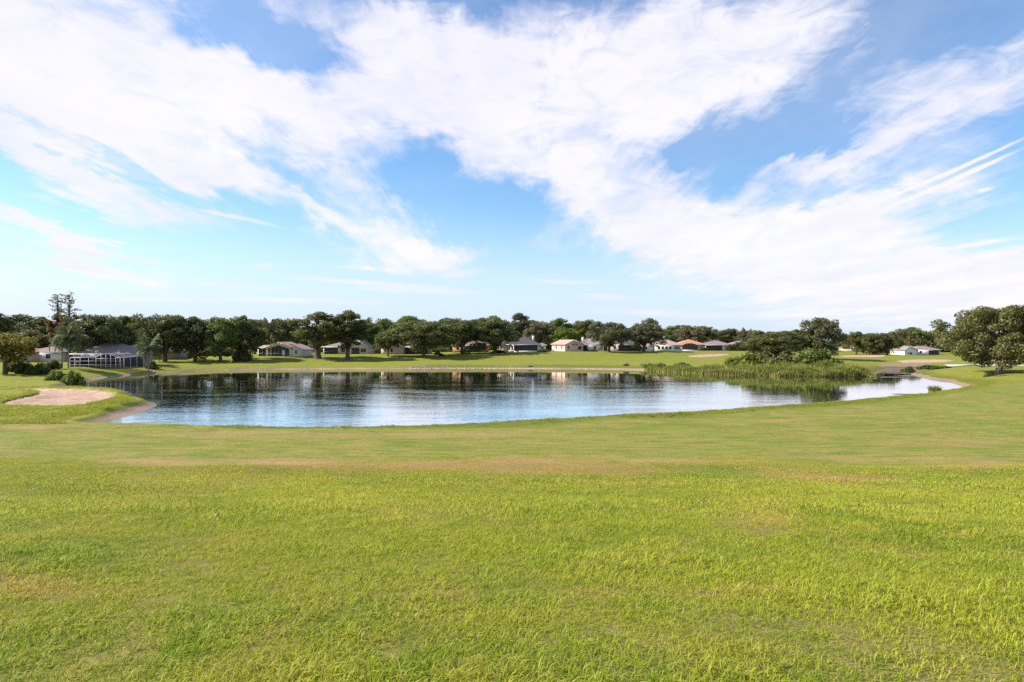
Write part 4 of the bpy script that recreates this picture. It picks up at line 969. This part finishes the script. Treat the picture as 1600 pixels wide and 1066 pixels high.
def tuft(name, px, py, n, Hh, rad, label, wdt=.05, lean=.8):
    d = F*CAM_Z/(py-533); x = (px-800)/F*d; rr = rs(int(px)); a = rr.uniform(0, 6.28, n); q = rad*np.sqrt(rr.uniform(0, 1, n))
    P = np.stack([x*0+np.cos(a)*q, np.sin(a)*q, 0*a-.05], 1)
    o_ = obj(name, blade_mesh(name, rr, P, Hh*rr.uniform(.6, 1.1, n), np.full(n, wdt), lean), reed_mat, None, (x, d, max(gz(x, d), -.1)))
    return tag(o_, label, 'reed clump')
tuft('reed_clump', 1461, 612, 420, 1.35, .85, 'lone green reed clump standing in shallow water at the narrow end')
tuft('reed_clump', 1262, 633, 40, .5, .25, 'small pale sprig of reeds at the near bank', .03)
tuft('reed_clump', 77, 599.5, 90, .75, .5, 'thin reed clump by the sandy pond corner', .04)

# ------------------------------------------------------------------ lawn grass blades
grass_mat, t, o = material('grass_blade')
pos = t.new('ShaderNodeNewGeometry').outputs['Position']
A = {k: t.attr(k, 'INSTANCER') for k in MASKS}
c, nf = turf_color(t, pos, A)
rn = t.attr('rnd'); hg = t.attr('hgt')
c = t.mix(1.0, c, (1.88, 2.0, 1.15), 'MULTIPLY')
c = t.mix(t.ramp(rn, .0, .4, .4, 0), c, (.16, .225, .012))
c = t.mix(t.ramp(rn, .74, .9, 0, .75), c, (.55, .43, .19))
c = t.mix(t.ramp(rn, .55, .78, 0, .35), c, (.40, .40, .04))
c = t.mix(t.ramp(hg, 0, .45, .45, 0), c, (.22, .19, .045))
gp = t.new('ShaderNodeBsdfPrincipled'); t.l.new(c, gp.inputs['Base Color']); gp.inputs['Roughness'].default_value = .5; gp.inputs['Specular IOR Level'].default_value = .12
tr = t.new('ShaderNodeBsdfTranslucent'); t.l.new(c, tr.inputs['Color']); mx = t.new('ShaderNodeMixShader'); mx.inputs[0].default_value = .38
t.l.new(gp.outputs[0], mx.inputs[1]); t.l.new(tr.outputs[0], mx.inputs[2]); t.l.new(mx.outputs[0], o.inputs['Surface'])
def tuft_collection(name, n_var, blades, rad, h0, h1, wdt, lean, seed):
    c_ = bpy.data.collections.new(name)
    for i in range(n_var):
        rr = rs(seed+i); a = rr.uniform(0, 6.28, blades); q = rad*np.sqrt(rr.uniform(0, 1, blades))
        P = np.stack([np.cos(a)*q, np.sin(a)*q, np.full(blades, -.012)], 1)
        m = blade_mesh('grass_tuft', rr, P, rr.uniform(h0, h1, blades), wdt*rr.uniform(.7, 1.3, blades), lean)
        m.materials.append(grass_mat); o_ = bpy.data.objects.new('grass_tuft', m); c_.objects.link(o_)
    return c_
def scatter_group(name, coll, seed, smin, smax):
    g = bpy.data.node_groups.new(name, 'GeometryNodeTree')
    g.interface.new_socket('Geometry', in_out='INPUT', socket_type='NodeSocketGeometry'); g.interface.new_socket('Geometry', in_out='OUTPUT', socket_type='NodeSocketGeometry')
    N, L = g.nodes, g.links
    gi, go = N.new('NodeGroupInput'), N.new('NodeGroupOutput')
    dp = N.new('GeometryNodeDistributePointsOnFaces'); at = N.new('GeometryNodeInputNamedAttribute'); at.data_type = 'FLOAT'; at.inputs['Name'].default_value = 'dens'
    L.new(gi.outputs[0], dp.inputs['Mesh']); L.new(at.outputs['Attribute'], dp.inputs['Density']); dp.inputs['Seed'].default_value = seed
    ci = N.new('GeometryNodeCollectionInfo'); ci.inputs['Collection'].default_value = coll; ci.inputs['Separate Children'].default_value = True; ci.inputs['Reset Children'].default_value = True
    ip = N.new('GeometryNodeInstanceOnPoints'); ip.inputs['Pick Instance'].default_value = True
    L.new(dp.outputs['Points'], ip.inputs['Points']); L.new(ci.outputs[0], ip.inputs['Instance'])
    rv = N.new('FunctionNodeRandomValue'); rv.data_type = 'FLOAT_VECTOR'; rv.inputs[0].default_value = (-.12, -.12, 0); rv.inputs[1].default_value = (.12, .12, 6.283); rv.inputs['Seed'].default_value = seed+1
    L.new(rv.outputs[0], ip.inputs['Rotation'])
    rf = N.new('FunctionNodeRandomValue'); rf.data_type = 'FLOAT'; rf.inputs[2].default_value = smin; rf.inputs[3].default_value = smax; rf.inputs['Seed'].default_value = seed+2
    ts = N.new('GeometryNodeInputNamedAttribute'); ts.data_type = 'FLOAT'; ts.inputs['Name'].default_value = 'tsize'
    mu = N.new('ShaderNodeMath'); mu.operation = 'MULTIPLY'; L.new(rf.outputs[1], mu.inputs[0]); L.new(ts.outputs['Attribute'], mu.inputs[1])
    L.new(mu.outputs[0], ip.inputs['Scale']); L.new(ip.outputs[0], go.inputs[0]); return g
def grass_field(name, x0, x1, y0, y1, res, densf, coll, seed, label, smin=.7, smax=1.3):
    a = np.arange(x0, x1+res, res); b_ = np.arange(y0, y1+res, res); XX, YY = np.meshgrid(a, b_); xx, yy = XX.ravel(), YY.ravel()
    zz_, s, wd, sb, _ = ground_z(xx, yy, True); at = masks(xx, yy, zz_, s, wd, sb)
    dn, ts = densf(xx, yy, zz_, s, sb, at); at['dens'] = dn; at['tsize'] = ts
    k = np.arange(len(xx)).reshape(len(b_), len(a)); q = np.stack([k[:-1, :-1], k[:-1, 1:], k[1:, 1:], k[1:, :-1]], -1).reshape(-1, 4)
    q = q[(dn[q] > .01).any(1)]; use, inv = np.unique(q, return_inverse=True)
    me = mesh_np(name, np.stack([xx, yy, zz_], 1)[use], inv.reshape(-1, 4), True, {n: v[use] for n, v in at.items()})
    o_ = obj(name, me, grass_mat); md = o_.modifiers.new('scatter', 'NODES'); md.node_group = scatter_group(name+'_scatter', coll, seed, smin, smax)
    return tag(o_, label, kind='stuff')
NEAR = tuft_collection('near_tufts', 8, 72, .13, .02, .068, .0048, 1.15, 1000)
MID = tuft_collection('mid_tufts', 6, 46, .20, .03, .085, .0085, .9, 1100)
FAR = tuft_collection('far_tufts', 6, 40, .34, .035, .09, .016, .9, 1200)
def wedge(x, y, m=1.18): return (np.abs(x) < .8*y*m+1.2).astype(float)
def size_var(x, y, at):
    return np.clip(1+.32*wob(x, y, 51, 1.7)+.30*wob(x, y, 52, 4.5), .58, 1.8)*(1-.25*at['dry'])
def d_near(x, y, z_, s, sb, at): return wedge(x, y)*sstep(11.5, 9.0, y)*120*(1-.2*at['dry'])*np.clip(1+.5*wob(x, y, 53, 2.6)+.3*wob(x, y, 57, 7.0), .5, 1.5), size_var(x, y, at)
def d_mid(x, y, z_, s, sb, at): return wedge(x, y)*sstep(9.0, 11.5, y)*sstep(23, 19, y)*42*(1-.4*at['dry'])*np.clip(1+.3*wob(x, y, 54, 1.5), .4, 1.4), size_var(x, y, at)
def d_far(x, y, z_, s, sb, at): return wedge(x, y)*sstep(19, 23, y)*np.interp(y, [20, 38], [17, 30])*(1-at['fair'])*(1-.4*at['dry'])*(y < 42), size_var(x, y, at)*(1-.6*at['fair'])*np.interp(y, [20, 38], [1.0, .55])
grass_field('lawn_grass', -13, 13, 1.5, 12, .22, d_near, NEAR, 1, 'coarse sunlit lawn grass in the foreground')
grass_field('lawn_grass', -24, 24, 8.5, 23.5, .4, d_mid, MID, 2, 'mid lawn grass with straw patches')
grass_field('lawn_grass', -42, 42, 18.5, 42, .6, d_far, FAR, 3, 'lawn grass up to the edge of the mown fairway')
def d_fair(x, y, z_, s, sb, at): return wedge(x, y)*sstep(34, 36, y)*at['fair']*9*np.clip(.6+.7*wob(x, y, 59, .9), .05, 1.5)*(s > .6), np.clip(.42+.14*wob(x, y, 58, 1.1), .22, .65)
grass_field('fairway_grass', -56, 56, 33, 62, .8, d_fair, FAR, 6, 'short mown turf tufts on the near fairway')
# uncut fringe along the near bank and on the bunker spit
FRINGE = tuft_collection('fringe_tufts', 5, 46, .42, .07, .2, .022, .8, 1300)
def d_bank(x, y, z_, s, sb, at):
    a = sstep(.0, .3, s)*sstep(4.5, 2.2, s+.8*wob(x, y, 61, .7))*(x > -30)*(y < 112)*(2+5*sstep(0, 15, x))
    return a, np.clip(.8+.3*wob(x, y, 62, 1.2), .35, 1.3)
grass_field('bank_grass', -34, 84, 54, 112, .6, d_bank, FRINGE, 4, 'shaggy uncut grass along the near pond bank')
def d_spit(x, y, z_, s, sb, at):
    a = sstep(3.2, 3.6, s)*sstep(7.0, 5, s)*14*(sb > .3)*(y < 84)
    a = np.maximum(a, sstep(.2, .5, sb)*sstep(1.6, .9, sb)*5*(s > .8)); a = np.maximum(a, (sb > .3)*(s > 3.3)*4*(y < 84))
    return a*(x < -33), np.clip(1.0+.35*wob(x, y, 63, 1.0), .5, 1.5)
grass_field('bank_grass', -84, -33, 58, 112, .5, d_spit, FRINGE, 5, 'long grass overhanging the bunker spit bank')

# ------------------------------------------------------------------ stones along the far bank
stm, t, o = material('stone'); bsdf(t, o, t.mix(t.noise(t.new('ShaderNodeTexCoord').outputs['Object'], 2.0, 4, .6), (.20, .15, .13), (.36, .28, .25)), .9, .15)
r = rs(77); sv = []
ph = (1+5**.5)/2
ico = np.array([(-1, ph, 0), (1, ph, 0), (-1, -ph, 0), (1, -ph, 0), (0, -1, ph), (0, 1, ph), (0, -1, -ph), (0, 1, -ph), (ph, 0, -1), (ph, 0, 1), (-ph, 0, -1), (-ph, 0, 1)])/1.9
icf = np.array([[0, 11, 5], [0, 5, 1], [0, 1, 7], [0, 7, 10], [0, 10, 11], [1, 5, 9], [5, 11, 4], [11, 10, 2], [10, 7, 6], [7, 1, 8], [3, 9, 4], [3, 4, 2], [3, 2, 6], [3, 6, 8], [3, 8, 9], [4, 9, 5], [2, 4, 11], [6, 2, 10], [8, 6, 7], [9, 8, 1]])
for i in range(230):
    px_ = r.uniform(634, 700) if i < 120 else r.uniform(690, 870)
    d_ = F*CAM_Z/(576.1-533)+r.uniform(.2, 2.3); x = (px_-800)/F*d_; sz = r.uniform(.08, .22)
    sv.append((ico*(1+r.uniform(-.25, .25, (12, 1)))*np.array([sz*1.3, sz, sz*.8])+np.array([x, d_, max(gz(x, d_), -.05)+sz*.02]), icf))
v, f = join(sv); tag(obj('bank_stones', mesh_np('bank_stones', v, f), stm), 'pinkish rubble stones strewn along the far pond bank', 'stones', kind='stuff')

# ------------------------------------------------------------------ small things
red = paint('red_paint', (.42, .05, .04), .6)
d_ = ray(1038, 652.5); x = (1038-800)/F*d_
st = tag(empty('hazard_stake', (x, d_, gz(x, d_))), 'short red hazard stake at the near pond edge', 'stake')
v, f = tube([(0, 0, -.2), (0, 0, .40), (0, 0, .46)], [.045, .045, .005], 6); obj('post', mesh_np('post', v, f), red, st)
v, f = tube([(0, 0, .30), (0, 0, .34)], [.05, .05], 6); obj('band', mesh_np('band', v, f), M['trim'], st)
for i, (px_, py_, lab) in enumerate(((1020, 652.6, 'dead branch washed up left of the red stake'), (1048, 651.8, 'dead twigs washed up right of the red stake'))):
    d_ = ray(px_, py_); x = (px_-800)/F*d_; rr = rs(40+i); ps = []
    for k in range(7):
        a = rr.uniform(-.6, 3.7); L = rr.uniform(.3, .9); ps.append(tube([(0, 0, .02), (math.cos(a)*L*.5, .2*math.sin(a*3)*L, .12+.1*L), (math.cos(a)*L, .3*math.sin(a)*L, .05+rr.uniform(0, .3))], [.03, .02, .006], 5))
    v, f = join(ps); tag(obj('dead_branch', mesh_np('dead_branch', v, f, True), BARK, None, (x, d_, max(0, gz(x, d_)))), lab, 'branch')
# wading and grazing white birds
bird_w = paint('white_feather', (.80, .79, .77), .7, n=.05); bird_l = paint('bird_leg', (.12, .09, .05), .6)
def bird(px, d, label, group=None, k=1.0, name='white_bird'):
    x = (px-800)/F*d; root = tag(empty(name, (x, d, max(gz(x, d), -.12)), _spin.uniform(-1, 1)), label, 'bird', group); root.scale = (k, k, k)
    body = tube([(-.34, 0, .42), (-.22, 0, .46), (-.05, 0, .52), (.12, 0, .56), (.2, 0, .62), (.22, 0, .74), (.17, 0, .86), (.20, 0, .95), (.27, 0, .96), (.33, 0, .945)], [.01, .06, .12, .11, .065, .035, .03, .036, .035, .012], 8)
    obj('body', mesh_np('body', *body, True), bird_w, root)
    obj('bill', mesh_np('bill', *tube([(.32, 0, .945), (.42, 0, .93), (.5, 0, .89)], [.016, .012, .004], 5), True), bird_l, root)
    for sg in (-1, 1): obj('leg', mesh_np('leg', *tube([(0, sg*.05, .44), (.03, sg*.05, .22), (0, sg*.05, -.04)], [.016, .013, .012], 5), True), bird_l, root)
bird(240, 156, 'white wading bird in the shallows before the lone palm', None, 1.0)
for px_, d_ in ((361, 192), (375, 194), (391, 193), (415, 196)): bird(px_, d_, 'white bird on the bank lawn beside the thick trunked oak', 'white birds on the left far bank', .9 if px_ == 361 else .55)
for px_, d_ in ((1361, 235), (1367, 232), (1378, 236)): bird(px_, d_, 'white bird on the fairway below the thin bunker', 'white birds on the right far fairway', .75)

# mud bars and floating scum in the shallows
mudm, t, o = material('wet_mud'); bsdf(t, o, t.mix(t.noise(t.new('ShaderNodeNewGeometry').outputs['Position'], 1.2, 4, .65), (.085, .062, .058), (.17, .13, .12)), .6, .3)
def bar(px, py, a, b_, label, h=.05):
    d = F*CAM_Z/(py-533); x = (px-800)/F*d; n = 26; an = np.arange(n)*2*math.pi/n; rr = rs(int(px)+3)
    rad = 1+.18*np.sin(an*3+rr.uniform(0, 6))+.12*np.sin(an*5+rr.uniform(0, 6)); ax, ay = a/F*d, b_*d*d/(F*CAM_Z)
    v = [(math.cos(q)*ax*k, math.sin(q)*ay*k, zz2) for q, k in zip(an, rad) for zz2 in [-.12]]+[(math.cos(q)*ax*k*.8, math.sin(q)*ay*k*.8, h*.7) for q, k in zip(an, rad)]+[(0, 0, h)]
    f = [(i, (i+1) % n, (i+1) % n+n, i+n) for i in range(n)]+[(i+n, (i+1) % n+n, 2*n) for i in range(n)]
    me = bpy.data.meshes.new('mud_bar'); me.from_pydata(v, [], f); me.polygons.foreach_set('use_smooth', [True]*len(f)); me.update()
    tag(obj('mud_bar', me, mudm, None, (x, d, 0)), label, kind='structure')
bar(1413, 616.3, 19, 1.2, 'low wet mud bar near the lone reed clump'); bar(1400, 583, 28, .9, 'dark mud bar off the island tip'); bar(1425, 587.5, 22, 1.2, 'grey mud spit at the narrow end'); bar(1395, 589.5, 24, .7, 'thin mud bar by the reed tip')
